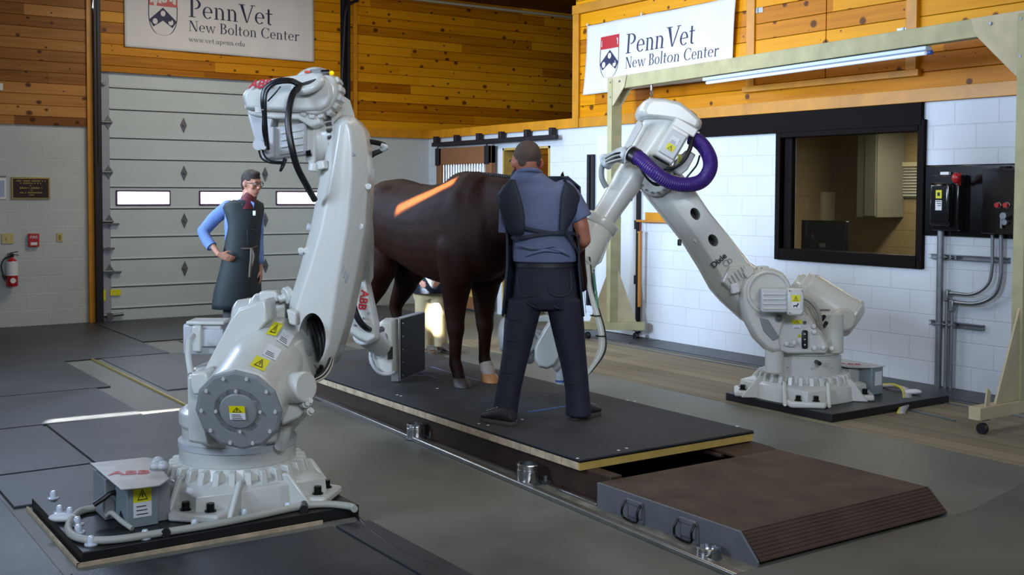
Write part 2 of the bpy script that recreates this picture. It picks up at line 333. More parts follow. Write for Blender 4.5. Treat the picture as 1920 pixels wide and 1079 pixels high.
def bake(o):
    dg = bpy.context.evaluated_depsgraph_get(); me = bpy.data.meshes.new_from_object(o.evaluated_get(dg)); old = o.data
    o.modifiers.clear(); o.data = me; return o
def cut(o, cutter):                    # subtract a helper solid, then drop it
    c = bpy.data.objects.new('cutter', cutter.mesh('cutter', 0)); COL.objects.link(c); c.location = wloc(o) * 0
    c.data.transform(Matrix.Translation(-wloc(o))); c.location = wloc(o)
    b = o.modifiers.new('cut', 'BOOLEAN'); b.operation = 'DIFFERENCE'; b.object = c; b.solver = 'EXACT'
    bpy.context.view_layer.update(); bake(o); bpy.data.objects.remove(c); return o
def organic(name, mb, m, parent=None, voxel=.008, sm=5, loc=None):   # one continuous surface
    o = link(name, mb.mesh(name, 0), m, parent, loc)
    r = o.modifiers.new('remesh', 'REMESH'); r.mode = 'VOXEL'; r.voxel_size = voxel; r.use_smooth_shade = True
    s = o.modifiers.new('smooth', 'SMOOTH'); s.factor = .5; s.iterations = sm
    bpy.context.view_layer.update(); bake(o)
    for p in o.data.polygons: p.use_smooth = True
    if not o.data.materials: o.data.materials.append(M[m])
    return o
def struct(name, mb, m, **k): return tag(mb.build(name, m, **k), kind='structure')
def text(s, c, right, up, h, m, name, parent, depth=.0015, shear=0, bold=0):
    cu = bpy.data.curves.new('t', 'FONT'); cu.body = s; cu.size = h * 1.38; cu.align_x = 'CENTER'; cu.align_y = 'CENTER'; cu.extrude = depth; cu.offset = bold; cu.shear = shear
    t = bpy.data.objects.new('t', cu); COL.objects.link(t); bpy.context.view_layer.update()
    me = bpy.data.meshes.new_from_object(t.evaluated_get(bpy.context.evaluated_depsgraph_get())); bpy.data.objects.remove(t)
    r, u = V(right).normalized(), V(up).normalized(); n = r.cross(u); mm = Matrix((r, u, n)).transposed().to_4x4(); mm.translation = V(c)
    me.transform(mm); return link(name, me, m, parent)
def sticker(parent, c, right, up, w_, h_, kind='warn'):      # yellow/white safety sticker on a machine
    r, u = V(right).normalized(), V(up).normalized(); n = r.cross(u).normalized(); c = V(c)
    q = lambda x, y, z=0: c + r * x * w_ + u * y * h_ + n * (.0015 + z)
    y0 = .0 if kind in ('warn', 'horse') else (-.5 if kind == 'yellow' else .5)
    if kind in ('warn', 'horse', 'white'):
        a = MB().prism([q(-.5, -.5), q(.5, -.5), q(.5, y0), q(-.5, y0)], n * .002).build('paper_label', 'white', parent)
        k = MB()
        if kind == 'horse':
            k.prism([q(-.35, -.25, .003), q(.1, -.22, .003), q(.2, -.08, .003), q(.32, -.1, .003), q(.3, -.2, .003), q(.15, -.32, .003), q(.1, -.45, .003), q(.03, -.32, .003), q(-.2, -.33, .003), q(-.25, -.45, .003)], n * .001)
        else:
            for i in range(3): k.prism([q(-.35, -.12 - .13 * i, .003), q(.2 + .05 * i, -.12 - .13 * i, .003), q(.2 + .05 * i, -.15 - .13 * i, .003), q(-.35, -.15 - .13 * i, .003)], n * .001)
        k.build('print', 'ink', a, ang=0)
    if kind != 'white':
        b = MB().prism([q(-.5, y0), q(.5, y0), q(.5, .5), q(-.5, .5)], n * .002).build('warning_label', 'yellow', parent)
        mid = (y0 + .5) / 2; hh = (.5 - y0) * .36; k = MB()
        T = [V((-.3, mid - hh)), V((.3, mid - hh)), V((0, mid + hh))]
        for i in range(3):
            a1, b1 = T[i], T[(i + 1) % 3]; cc = V((0, mid - hh / 3))
            k.prism([q(a1.x, a1.y, .003), q(b1.x, b1.y, .003), q(*(b1 + (cc - b1) * .22), .003), q(*(a1 + (cc - a1) * .22), .003)], n * .001)
        k.prism([q(-.03, mid - hh * .5, .003), q(.03, mid - hh * .5, .003), q(.03, mid + hh * .3, .003), q(-.03, mid + hh * .3, .003)], n * .001)
        k.build('warning_triangle', 'ink', b, ang=0)

# ================================================================== the building
H = 2.46
struct('floor', MB().span((-4, -2, -.06), (3.62, 14.6, 0)), 'greyfloor')
struct('floor', MB().span((3.95, 4.45, -.5), (4.95, 9.4, -.45)), 'darkmat')           # bottom of the pit below the platform
struct('floor', MB().span((3.62, -2, -.06), (4.0, 14.6, -.0)).span((4.95, -2, -.06), (6.4, 14.6, 0)).span((4.0, -2, -.06), (4.95, 4.45, 0)).span((4.0, 9.4, -.06), (4.95, 14.6, 0)), 'greyfloor')
struct('floor', MB().span((6.4, -2, -.06), (7.92, 10.6, .004)), 'woodfloor')
struct('floor', MB().span((6.4, 10.6, -.06), (12.5, 14.6, 0)).span((7.92, -2, -.06), (12.5, 10.6, 0)), 'greyfloor')
struct('trim_1', MB().span((3.95, 4.45, -.45), (4.0, 9.4, 0)).span((4.95, 4.45, -.45), (5.0, 9.4, 0)).span((4.0, 9.36, -.45), (4.95, 9.4, 0)).span((4.0, 4.45, -.45), (4.95, 4.49, -.06)), 'plate')
# wall_left: painted block below, boards above, with the garage door opening
DX0, DX1, DZ = 3.72, 6.98, 3.16
struct('wall_left', MB().span((-4, YA, 0), (3.56, YA + .2, H)).span((DX1 + .12, YA, 0), (XB + .2, YA + .2, H)), 'blockA')
struct('wall_left', MB().span((-4, YA - .03, H), (3.56, YA + .2, 4.56)), 'wwoodL')
struct('wall_left', MB().span((DX0 - .05, YA - .02, DZ), (DX1 + .1, YA + .2, 4.56)).span((DX1 + .1, YA - .03, H), (12.5, YA + .2, 4.56)), 'wwoodA')
struct('trim_2', MB().span((3.53, YA - .06, 0), (3.60, YA + .02, 4.56)).span((DX1 + .21, YA - .06, H - .3), (DX1 + .27, YA, 4.56)), 'wood', bevel=.004)
struct('trim_3', MB().span((DX1 + .2, YA - .045, H), (XB + .05, YA - .02, H + .13)), 'wood', bevel=.004)
struct('trim_4', MB().tube([(7.2, YA - .06, 4.5), (12.4, YA - .06, 4.5)], .022, n=1), 'pipe')
# ceiling of dark boards
struct('ceiling', MB().span((-4, 1.5, 4.56), (12.5, 14.7, 4.64)), 'ceil')
# wall_right
yo0, yo1 = wb(943, 400).y, wb(1031, 400).y          # stall opening
zo = wb(985, 276).z
wy0, wy1 = wb(1466, 400).y, wb(1726, 400).y; wz0, wz1 = 1.04, 2.28
struct('wall_right', MB().span((XB, yo0, 0), (XB + .2, YA, H)).span((XB, yo1, zo), (XB + .2, yo0, H)).span((XB, wy0, 0), (XB + .2, yo1, H))
       .span((XB, wy1, 0), (XB + .2, wy0, wz0)).span((XB, wy1, wz1), (XB + .2, wy0, H)).span((XB, 1.5, 0), (XB + .2, wy1, H)), 'blockB')
yp = wb(1082, 100).y
struct('wall_right', MB().span((XB - .02, 1.5, H), (XB + .2, yp, 4.56)), 'wwoodB')
struct('trim_5', MB().span((XB - .05, yp - .09, H), (XB, yp + .03, 3.9)).span((XB - .06, 1.5, 3.84), (XB - .01, yp + .03, 3.95)).span((XB - .035, 1.5, H), (XB - .01, YA - .05, H + .12)), 'wood', bevel=.004)
struct('trim_6', MB().span((XB - .045, wb(1312, 230).y, 2.26), (XB + .01, wy1 - .02, 2.46)), 'frame', bevel=.004)
# low backs that close the loft and the stall behind the wall
struct('wall_back', MB().span((12.4, 1.5, 0), (12.5, 14.6, 4.6)), 'ceil')
struct('wall_back', MB().span((XB + 1.6, 9.6, 0), (XB + 1.65, 14.4, H)), 'wwoodB')
# hatches in the boards above the window
hy0, hy1 = wb(1416, 80).y, wb(1716, 80).y; hz0 = wb(1565, 147).z
struct('trim_7', MB().span((XB - .07, hy0 - .05, hz0), (XB - .02, hy0 + .06, 4.4)).span((XB - .07, hy1 - .06, hz0), (XB - .02, hy1 + .05, 4.4)).span((XB - .08, hy1 - .09, hz0 - .06), (XB - .02, hy0 + .1, hz0)), 'wood', bevel=.004)
for k, (a, b) in enumerate(((hy0 - .05, (hy0 + hy1) / 2 + .005), ((hy0 + hy1) / 2 - .005, hy1 + .05))):
    d = thing('loft_hatch', (XB - .02, b, hz0), ['boarded pine hatch above the control window, on the side nearer the banner', 'boarded pine hatch above the control window, on the side nearer the electrical panel'][k], 'hatch', 'board hatches above the control window')
    MB().span((XB - .05, b, hz0 + .01), (XB - .018, a, 4.35)).build('door_leaf', 'wwoodB', d, bevel=.003)
    for zz in (hz0 + .35,) if k else (hz0 + .75,):
        yh = a - .03 if k == 0 else b + .03
        MB().span((XB - .056, yh - .07, zz - .025), (XB - .05, yh + .07, zz + .025)).cyl((XB - .056, yh, zz - .03), (XB - .056, yh, zz + .03), .008).build('hinge', 'galv', d)
# ---- garage door
gd = thing('garage_door', ((DX0 + DX1) / 2, YA + .05, 0), 'white sectional garage door with three glowing slot windows and diamond plates', 'garage door')
gz = [wa(185, v, YA + .04).z for v in (162, 203, 257, 297, 350, 391, 445, 487, 539, 580)]
secs = [(gz[8] * .5 + gz[9] * .5 + 0, 0)]
edges = [DZ + .02, gz[1], gz[3], gz[5], gz[7], gz[9], 0.005]
for a, b in zip(edges, edges[1:]):
    MB().span((DX0, YA + .04, b + .003), (DX1, YA + .09, a - .003)).build('door_panel', 'door', gd, bevel=.004)
rb = MB()
for z in gz: rb.loft([[V((x, YA + .04, z + .02)), V((x, YA + .025, z + .008)), V((x, YA + .025, z - .002)), V((x, YA + .04, z - .006))] for x in (DX0 + .1, DX1)])
rb.build('panel_rib', 'doorshade', gd, ang=20)
bl = MB()
for z in gz: bl.span((DX0 + .1, YA + .034, z - .014), (DX1, YA + .0405, z - .006))
bl.build('panel_groove', 'track', gd, ang=0)
MB().span((DX0, YA + .03, .0), (DX0 + .1, YA + .045, DZ)).build('end_cap', 'endcap', gd, bevel=.002)
for u in (345, 346, 347, 348):
    pass
dpz = [wa(345, v, YA + .03).z for v in (235, 325, 414, 504)]
for z in dpz:
    for x in (wa(345, 300, YA + .03).x, wa(497, 300, YA + .03).x,):
        MB().prism([(x - .045, YA + .032, z), (x, YA + .026, z - .1), (x + .045, YA + .032, z), (x, YA + .026, z + .1)], (0, .014, 0)).cyl((x, YA + .01, z), (x, YA + .03, z), .016).build('diamond_plate', 'zinc', gd, bevel=.003)
    MB().prism([(DX0 + .03, YA + .02, z), (DX0 + .08, YA + .02, z - .09), (DX0 + .14, YA + .02, z), (DX0 + .08, YA + .02, z + .09)], (0, .014, 0)).cyl((DX0 - .03, YA + .0, z), (DX0 + .12, YA + .0, z), .014).build('side_hinge', 'zinc', gd, bevel=.003)
for zc, xe in ((wa(190, 421).z, .2), (wa(190, 467).z, .14), (wa(190, 512).z, .22), (wa(190, 157).z, .06)):
    MB().span((DX0, YA - .01, zc - .01), (DX0 + xe, YA + .03, zc + .012)).cyl((DX0 + xe * .5, YA - .02, zc), (DX0 + xe * .5, YA + .03, zc), .02).build('side_hinge', 'zinc', gd)
MB().cyl((DX0 - .05, YA, .08), (DX0 + .24, YA, .09), .02).cyl((DX0 + .07, YA - .03, .07), (DX0 + .07, YA + .03, .07), .045).build('bottom_roller', 'zinc', gd)
wz = (wa(268, 386, YA + .03).z, wa(268, 357, YA + .03).z)
for ua, ub in ((217, 320), (373, 478), (517, 602)):
    x0, x1 = wa(ua, 371, YA + .03).x, wa(ub, 371, YA + .03).x
    f = MB().span((x0, YA + .022, wz[0]), (x1, YA + .045, wz[1])).build('window', 'purple_trim', gd, bevel=.03, seg=3)
    MB().span((x0 + .022, YA + .016, wz[0] + .022), (x1 - .022, YA + .03, wz[1] - .022)).build('pane', 'glow', f, bevel=.006)
for (ua, va, ub, vb), lab in (((186, 543, 198, 565), 0), ((207, 543, 227, 555), 1)):
    p, q = wa(ua, vb, YA + .02), wa(ub, va, YA + .02)
    MB().span((p.x, YA + .018, p.z), (q.x, YA + .024, q.z)).build('warning_sticker', 'yellow', gd)
tr = tag(MB().span((3.60, YA - .13, 0), (3.635, YA + .03, 4.5)).span((3.635, YA - .03, 0), (3.71, YA + .02, 4.5)).span((3.635, YA - .14, 2.0), (3.68, YA - .10, 4.5)).build('door_track', 'track', None, bevel=.004), 'tall dark steel door track at the left edge of the garage door', 'door track', 'garage door tracks')
tr = tag(MB().span((DX1 + .02, YA - .03, 0), (DX1 + .09, YA + .02, 4.5)).span((DX1 + .09, YA - .13, 0), (DX1 + .125, YA + .03, 4.5)).build('door_track', 'track', None, bevel=.004), 'dark steel door track right of the garage door, beside the robot elbow', 'door track', 'garage door tracks')
pth = [wa(672, 0, YA - .1), wa(655, 8, YA - .1), wa(648, 30, YA - .1), wa(645, 90, YA - .1), wa(641, 160, YA - .1)]
pass
tag(MB().tube([V((p.x, YA - .09, p.z)) for p in pth], .02).build('conduit', 'track'), 'thin dark curved pipe running down the boards behind the robot elbow', 'conduit')

# ---- wall fittings on the left
def on_a(u0, v0, u1, v1): p, q = wa(u0, v1), wa(u1, v0); return p.x, q.x, p.z, q.z
x0, x1, z0, z1 = on_a(21, 333, 93, 374)
pq = thing('wall_plaque', ((x0 + x1) / 2, YA, z0), 'bronze memorial plaque with raised lines of text on the white block wall', 'plaque')
MB().span((x0, YA - .02, z0), (x1, YA, z1)).build('plaque_border', 'gold', pq, bevel=.004)
MB().span((x0 + .02, YA - .026, z0 + .02), (x1 - .02, YA - .015, z1 - .02)).build('plaque_face', 'bronze', pq)
k = MB(); rr = random.Random(3)
for i, (wd, hh) in enumerate(((.84, .018), (.62, .014), (.06, .012), (.66, .018), (.05, .012), (.64, .016), (.12, .012))):
    zc = z1 - .045 - i * .0285; wdt = (x1 - x0 - .05) * wd; x = (x0 + x1) / 2 - wdt / 2
    while x < (x0 + x1) / 2 + wdt / 2:
        ln = rr.uniform(.008, .014); k.span((x, YA - .028, zc - hh / 2), (x + ln, YA - .025, zc + hh / 2)); x += ln + (.005 if rr.random() < .8 else .02)
k.build('raised_text', 'gold', pq, ang=0)
x0, x1, z0, z1 = on_a(-16, 331, 11, 374)
pp = thing('wall_notice', (x1 - .1, YA, z0), 'pale paper notice in a holder at the left edge of the block wall', 'notice')
MB().span((x0, YA - .012, z0), (x1, YA, z1)).build('holder', 'white', pp, bevel=.003)
MB().span((x0 + .02, YA - .015, z0 + .03), (x1 - .02, YA - .011, z1 - .05)).build('sheet', mat('pale_blue_paper', '#98a6c4', .6), pp)
MB().span((x0, YA - .02, z1 - .012), (x1, YA - .005, z1 + .006)).build('clip_bar', 'zinc', pp)
x0, x1, z0, z1 = on_a(3, 438, 25, 458)
sp = thing('switch_plate', ((x0 + x1) / 2, YA, z0), 'wide ivory switch plate on the block wall above the fire extinguisher', 'switch plate')
MB().span((x0, YA - .012, z0), (x1, YA, z1)).build('plate', 'ivory', sp, bevel=.004); MB().span((x0 + .05, YA - .026, z0 + .05), (x0 + .065, YA - .01, z0 + .08)).build('toggle', 'ivory', sp)
x0, x1, z0, z1 = on_a(52, 438, 72, 463)
fa = thing('fire_alarm', ((x0 + x1) / 2, YA, z0), 'small red fire alarm box with white lettering on the block wall', 'fire alarm')
MB().span((x0, YA - .05, z0), (x1, YA, z1)).build('housing', 'redp', fa, bevel=.006)
text('FIRE', ((x0 + x1) / 2, YA - .052, z1 - .045), (1, 0, 0), ZZ, .035, 'white', 'lettering', fa, .001)
MB().span((x0 + .025, YA - .053, z0 + .02), (x1 - .025, YA - .05, z0 + .055)).build('pull_bar', 'white', fa)
x0, x1, z0, z1 = on_a(106, 437, 118, 454)
sp = thing('switch_plate', ((x0 + x1) / 2, YA, z0), 'narrow ivory switch plate on the block wall, nearest the garage door', 'switch plate')
MB().span((x0, YA - .012, z0), (x1, YA, z1)).build('plate', 'ivory', sp, bevel=.004); MB().span(((x0 + x1) / 2 - .015, YA - .018, z0 + .025), ((x0 + x1) / 2 + .015, YA - .01, z1 - .025)).build('rocker', 'gold', sp)
x0, x1, z0, z1 = on_a(-3, 157, 4, 170)
tag(MB().span((x0, YA - .05, z0), (x1, YA - .03, z1)).build('cover_plate', 'white', bevel=.003), 'tiny white cover plate on the boards at the far left edge', 'cover plate')
p0, p1 = wa(20, 536), wa(20, 484)
fx = p0.x; fe = thing('fire_extinguisher', (fx, YA - .09, p0.z), 'red fire extinguisher with white label hanging on the white block wall', 'fire extinguisher')
zb, zt = p0.z, p1.z
MB().lathe((fx, YA - .09, zb), ZZ, [(.0, 0), (.06, 0), (.066, .01), (.066, (zt - zb) * .82), (.055, (zt - zb) * .92), (.022, zt - zb), (.018, zt - zb + .02), (0, zt - zb + .02)]).build('cylinder', 'redp', fe)
MB().lathe((fx, YA - .09, zb + .13), ZZ, [(.066, 0), (.0675, 0), (.0675, .17), (.066, .17)]).build('instruction_label', 'white', fe)
MB().lathe((fx, YA - .155, zb + .07), (0, -1, 0), [(0, 0), (.032, 0), (.032, .005), (0, .005)]).build('round_label', 'white', fe)
MB().span((fx - .02, YA - .11, zt + .015), (fx + .02, YA - .07, zt + .05)).beam((fx - .02, YA - .09, zt + .05), (fx + .08, YA - .09, zt + .035), .02, .008).beam((fx - .02, YA - .09, zt + .065), (fx + .07, YA - .09, zt + .08), .02, .008).build('valve_handle', 'bolt', fe)
MB().tube([(fx - .01, YA - .1, zt + .03), (fx - .08, YA - .1, zt + .0), (fx - .12, YA - .1, zt - .08), (fx - .1, YA - .1, zt - .18), (fx - .07, YA - .1, zt - .25)], lambda t: .009 + (.009 if t > .75 else 0)).build('discharge_hose', 'cable', fe)
MB().span((fx - .03, YA - .04, zt - .1), (fx + .03, YA, zt + .06)).build('bracket', 'zinc', fe)

# ---- control window and the room behind
struct('window_1', MB().span((XB - .04, wy0 - .0, wz0 - .03), (XB + .1, wy0 + .06, wz1 + .03)).span((XB - .04, wy1 - .05, wz0 - .03), (XB + .1, wy1 + .02, wz1 + .03)).span((XB - .04, wy1, wz0 - .03), (XB + .1, wy0, wz0 + .08)).span((XB - .04, wy1, wz1 - .07), (XB + .1, wy0, wz1 + .03)).span((XB + .02, wy0 - .1, wz0), (XB + .08, wy0, wz1)), 'frame', bevel=.006)
struct('window_1', MB().span((XB + .05, wy1, wz0 + .05), (XB + .056, wy0 - .05, wz1 - .05)), 'glass')
struct('wall_back', MB().span((XB + 2.9, 3.2, 0), (XB + 3.0, 9.5, H)).span((XB + .2, 9.35, 0), (XB + 3.0, 9.45, H)).span((XB + .2, 3.2, 0), (XB + 3.0, 3.25, H)), block_mat('back_room_block', 'Y', '#8c7c5c', '#7d6e50'))
struct('ceiling', MB().span((XB + .2, 3.2, H), (XB + 3.0, 9.45, H + .05)), 'beige')
bx = XB + 2.9
l = bpy.data.lights.new('control_room_lamp', 'AREA'); l.shape = 'RECTANGLE'; l.size = 1.2; l.size_y = .3; l.energy = 40; l.color = (1, .88, .66); o = bpy.data.objects.new('control_room_lamp', l); COL.objects.link(o); o.location = (XB + 2.0, 7.4, H - .03)
def bk(u0, v0, u1, v1, x): p, q = wb(u0, v1, x), wb(u1, v0, x); return q.y, p.y, p.z, q.z
ya, yb, za, zb = bk(1508, 360, 1552, 416, bx - .15)
c = thing('wall_cabinet', (bx - .1, (ya + yb) / 2, za), 'small white wall cabinet with its door ajar, seen through the window', 'cabinet')
MB().span((bx - .22, ya, za), (bx, yb, zb)).build('body', 'cab', c, bevel=.008); MB().span((bx - .5, yb - .02, za), (bx - .22, yb + .01, zb)).build('door', 'cab', c, bevel=.004)
ya, yb, za, zb = bk(1505, 415, 1590, 478, XB + 1.2)
c = thing('desk_monitor', (XB + 1.2, (ya + yb) / 2, .75), 'large dark monitor seen from behind through the control window', 'monitor')
MB().span((XB + 1.17, ya, za), (XB + 1.23, yb, zb)).build('screen_back', 'monitor', c, bevel=.01); MB().span((XB + 1.22, (ya + yb) / 2 - .05, .78), (XB + 1.27, (ya + yb) / 2 + .05, za + .1)).span((XB + 1.1, (ya + yb) / 2 - .15, .752), (XB + 1.4, (ya + yb) / 2 + .15, .78)).build('stand', 'monitor', c)
MB().span((XB + 1.164, (ya + yb) / 2 - .04, za + .1), (XB + 1.171, (ya + yb) / 2 + .04, za + .14)).build('badge', 'galv', c)
c = thing('desk', (XB + 1.2, 7.3, 0), 'dark desk under the window in the control room', 'desk')
MB().span((XB + .7, 5.7, .71), (XB + 1.8, 9.0, .75)).build('top', 'monitor', c, bevel=.005)
for y in (5.8, 8.9): MB().span((XB + .75, y - .03, 0), (XB + 1.75, y + .03, .71)).build('leg', 'monitor', c)
ya, yb, za, zb = bk(1605, 245, 1668, 408, bx - .5)
c = thing('hanging_cupboard', (bx - .4, (ya + yb) / 2, za), 'tall grey cupboard fixed high on the control room back wall', 'cupboard')
MB().span((bx - .5, ya + .15, za), (bx, yb, zb)).build('body', 'greycol', c, bevel=.01); MB().span((bx - .515, ya + .17, za + .02), (bx - .5, (ya + yb) / 2 + .1, zb - .02)).build('door', 'greycol', c, bevel=.003)
ya, yb, za, zb = bk(1650, 312, 1726, 370, bx - .02)
c = thing('window_blind', (bx - .02, (ya + yb) / 2, za), 'pale horizontal blind on the far wall of the control room', 'blind')
MB().span((bx - .03, ya - .5, za), (bx - .01, yb, zb)).build('slats', 'blind', c)
wave_bump(M['blind'], 9, .02, 'Z')
MB().span((bx - .05, ya - .5, zb), (bx, yb, zb + .05)).build('headrail', 'cab', c)
ya, yb, za, zb = bk(1490, 398, 1500, 425, bx)
tag(MB().span((bx - .12, ya - .02, za), (bx + .01, yb, zb)).build('soap_dispenser', 'cab', bevel=.01), 'small white dispenser low on the control room back wall', 'dispenser')
# chair and tripod-like clutter behind the glass
c = thing('office_chair', (XB + 1.9, 6.4, 0), 'black office chair with rounded back behind the glass on the right', 'chair')
MB().ell((XB + 2.0, 6.4, 1.06), (.05, .2, .2)).build('backrest', 'monitor', c); MB().ell((XB + 1.75, 6.4, .5), (.22, .23, .05)).build('seat', 'monitor', c); MB().cyl((XB + 1.75, 6.4, .08), (XB + 1.75, 6.4, .5), .03).beam((XB + 1.97, 6.4, .5), (XB + 2.03, 6.4, .95), .05, .02).build('stem', 'monitor', c)
for k in range(5): a = k * 2 * PI / 5; MB().beam((XB + 1.75, 6.4, .09), (XB + 1.75 + .28 * math.cos(a), 6.4 + .28 * math.sin(a), .05), .04, .03).ell((XB + 1.75 + .28 * math.cos(a), 6.4 + .28 * math.sin(a), .03), .03).build('leg', 'monitor', c)

# ---- electrical panel
ya, yb, za, zb = bk(1736, 306, 1990, 446, XB)
yl, yr = wb(1736, 370).y, wb(1736, 370).y - 1.02
bb = thing('electrical_panel', (XB, (yl + yr) / 2, za), 'glossy black backboard with two black switch boxes on the block wall', 'electrical panel')
z0, z1 = wb(1738, 442).z, wb(1738, 310).z
MB().span((XB - .02, yr, z0), (XB, yl, z1)).build('backboard', 'blackgloss', bb, bevel=.01)
y0, y1 = wb(1747, 370, XB - .12).y, wb(1797, 370, XB - .12).y; zz0, zz1 = wb(1750, 432, XB - .12).z, wb(1750, 328, XB - .12).z
sb = MB().span((XB - .12, y1, zz0), (XB - .02, y0, zz1)).build('safety_switch_box', 'blackgloss', bb, bevel=.008)
MB().span((XB - .19, y1 + .045, zz0 + .04), (XB - .11, y0 - .02, zz1 - .07)).build('raised_cover', 'blackgloss', sb, bevel=.025, seg=3)
yc = (y0 + y1) / 2 + .01
MB().span((XB - .193, yc - .028, zz1 - .2), (XB - .19, yc + .028, zz1 - .13)).build('square_logo_label', 'yellow', sb)
MB().span((XB - .195, yc - .012, zz1 - .18), (XB - .193, yc + .012, zz1 - .15)).build('logo_mark', 'ink', sb)
MB().span((XB - .193, yc - .03, zz1 - .30), (XB - .19, yc + .03, zz1 - .215)).build('rating_label', 'white', sb)
for i in range(3): MB().span((XB - .1945, yc - .024, zz1 - .228 - .018 * i), (XB - .193, yc + .02 - .006 * i, zz1 - .222 - .018 * i)).build('print', 'ink', sb)
hy = wb(1790, 340, XB - .17).y
MB().beam((XB - .12, hy - .01, zz1 - .08), (XB - .19, hy - .055, zz1 - .0), .03, .03).ell((XB - .2, hy - .03, zz1 - .03), (.03, .035, .045)).build('switch_handle', 'redp', sb)
MB().span((XB - .06, yc - .0, zz1 + .0), (XB - .03, yc + .08, zz1 + .025)).build('white_tag', 'white', sb)
y0 = wb(1841, 370, XB - .17).y; y1 = y0 - .38
cb = MB().span((XB - .17, y1, zz0 - .01), (XB - .02, y0, zz1 + .03)).build('control_box', 'blackgloss', bb, bevel=.006)
MB().span((XB - .2, y1 - .01, zz1 + .02), (XB - .02, y0 + .01, zz1 + .045)).span((XB - .19, (y0 + y1) / 2 - .03, zz1 + .045), (XB - .1, (y0 + y1) / 2 + .03, zz1 + .06)).build('drip_lid', 'blackgloss', cb)
for u in (1872, 1888):
    p = wb(u, 385, XB - .17); MB().cyl(p, p - V((.03, 0, 0)), .02).build('push_button', 'redp', cb); MB().torus(p, (1, 0, 0), .022, .005).build('button_ring', 'steel', cb)
p = wb(1887, 405, XB - .17); MB().cyl(p, p - V((.05, 0, 0)), .028).cyl(p + V((0, 0, -.05)), p + V((-.03, 0, -.05)), .024).cyl(p + V((-.02, .03, -.02)), p + V((-.02, .03, -.1)), .01).build('lock_cylinder', 'galv', cb)
MB().span((XB - .03, y0 + .005, zz1 - .25), (XB - .028, y0 + .03, zz1 - .03)).build('paper_slip', 'white', bb)
def wpath(pts, off=.06): return [wb(u, v) - V((off, 0, 0)) for u, v in pts]
def cond(pts, r, lab, n=6):
    c = tag(MB().tube(wpath(pts), r, n=n, seg=14).build('conduit', 'galv'), lab, 'conduit', 'galvanised conduits below the electrical panel'); return c
b1 = wb(1772, 440).y
cd_ = tag(MB().cyl((XB - .06, b1, .0), (XB - .06, b1, zz0 + .01), .029).build('conduit', 'galv'), 'thick straight conduit dropping from the left switch box to the floor', 'conduit', 'galvanised conduits below the electrical panel')
for (uu, vt, tops, lab) in ((1783, 558, [(1869, 440), (1869, 475), (1868, 505), (1862, 530), (1845, 546), (1825, 552), (1800, 550), (1786, 549)], 'thin galvanised conduit with upper elbow bend beneath the right box'),
                            (1793, 577, [(1885, 440), (1885, 490), (1884, 520), (1876, 548), (1858, 563), (1835, 569), (1812, 568), (1796, 566)], 'thin galvanised conduit with lower, wider elbow bend beneath the right box')):
    y = wb(uu, 600).y; zt = wb(uu, vt).z
    c = thing('conduit', (XB - .06, y, 0), lab, 'conduit', 'galvanised conduits below the electrical panel')
    MB().cyl((XB - .06, y, 0), (XB - .06, y, zt), .014).build('riser', 'galv', c); MB().tube(wpath(tops), .014 if uu == 1783 else .017, seg=12).build('bend', 'galv', c)
    MB().span((XB - .085, y - .02, zt - .03), (XB - .035, y + .02, zt + .07)).build('junction_body', 'galv', c, bevel=.008)
for (ua, va, ub, lab) in ((1747, 480, 1895, 'upper slotted steel strut carrying the conduits'), (1747, 604, 1847, 'lower slotted steel strut carrying the conduits')):
    z = wb(ua, va).z; a, b = wb(ua, va).y, wb(ub, va + 7).y
    s = thing('strut_channel', (XB, (a + b) / 2, z), lab + ' on the block wall', 'strut channel', 'strut channels on the block wall')
    MB().span((XB - .012, b, z - .02), (XB, a, z + .02)).span((XB - .04, b, z + .014), (XB, a, z + .02)).span((XB - .04, b, z - .02), (XB, a, z - .014)).build('channel', 'galv', s)
    for u in (1772, 1783, 1793):
        y = wb(u, 500).y; MB().torus((XB - .06, y, z), ZZ, .03 if u == 1772 else .018, .005).span((XB - .065, y - .04, z - .015), (XB - .035, y - .025, z + .015)).build('clamp', 'galv', s)

# ---- stall door, its rail, white door, handles
rl = thing('sliding_door_rail', (XB - .1, 12, 2.36), 'long dark sliding-door rail fixed under the pine boards', 'door rail')
ra, rb_ = wb(812, 268, XB - .1), wb(1043, 250, XB - .1); rz = 2.33
MB().span((XB - .13, rb_.y, rz), (XB - .06, ra.y, rz + .06)).build('rail', 'track', rl, bevel=.01)
for u in (815, 853, 895, 937, 985, 1032): y = wb(u, 260, XB - .1).y; MB().span((XB - .11, y - .03, rz + .05), (XB - .02, y + .03, rz + .15)).build('rail_bracket', 'track', rl, bevel=.006)
da, db = wb(820, 400, XB - .1).y, wb(923, 400, XB - .1).y; dt = wb(870, 276, XB - .1).z
sd = thing('sliding_stall_door', (XB - .1, (da + db) / 2, .02), 'brown framed sliding stall door with barred upper half, behind the horse', 'door')
MB().span((XB - .12, da - .13, .03), (XB - .05, da, dt)).span((XB - .12, db, .03), (XB - .05, db + .15, dt)).span((XB - .12, db, dt - .24), (XB - .05, da, dt)).span((XB - .12, db, .95), (XB - .05, da, 1.1)).span((XB - .12, db, .03), (XB - .05, da, .2)).build('frame', 'orange', sd, bevel=.006)
MB().span((XB - .1, db + .1, .1), (XB - .07, da - .1, 1.0)).build('lower_panel', 'pine', sd)
MB().beam((XB - .12, da - .1, .2), (XB - .12, db + .1, .95), .03, .11, (1, 0, 0)).build('brace', 'orange', sd)
n = 17
for i in range(n): y = da - .16 + (db + .18 - da + .16) * i / (n - 1); MB().cyl((XB - .085, y, 1.08), (XB - .085, y, dt - .22), .011, seg=10).build('bar', 'steel', sd)
MB().span((XB - .03, db + .15, 1.1), (XB - .02, da - .13, dt - .24)).build('backing', 'blockB', sd)
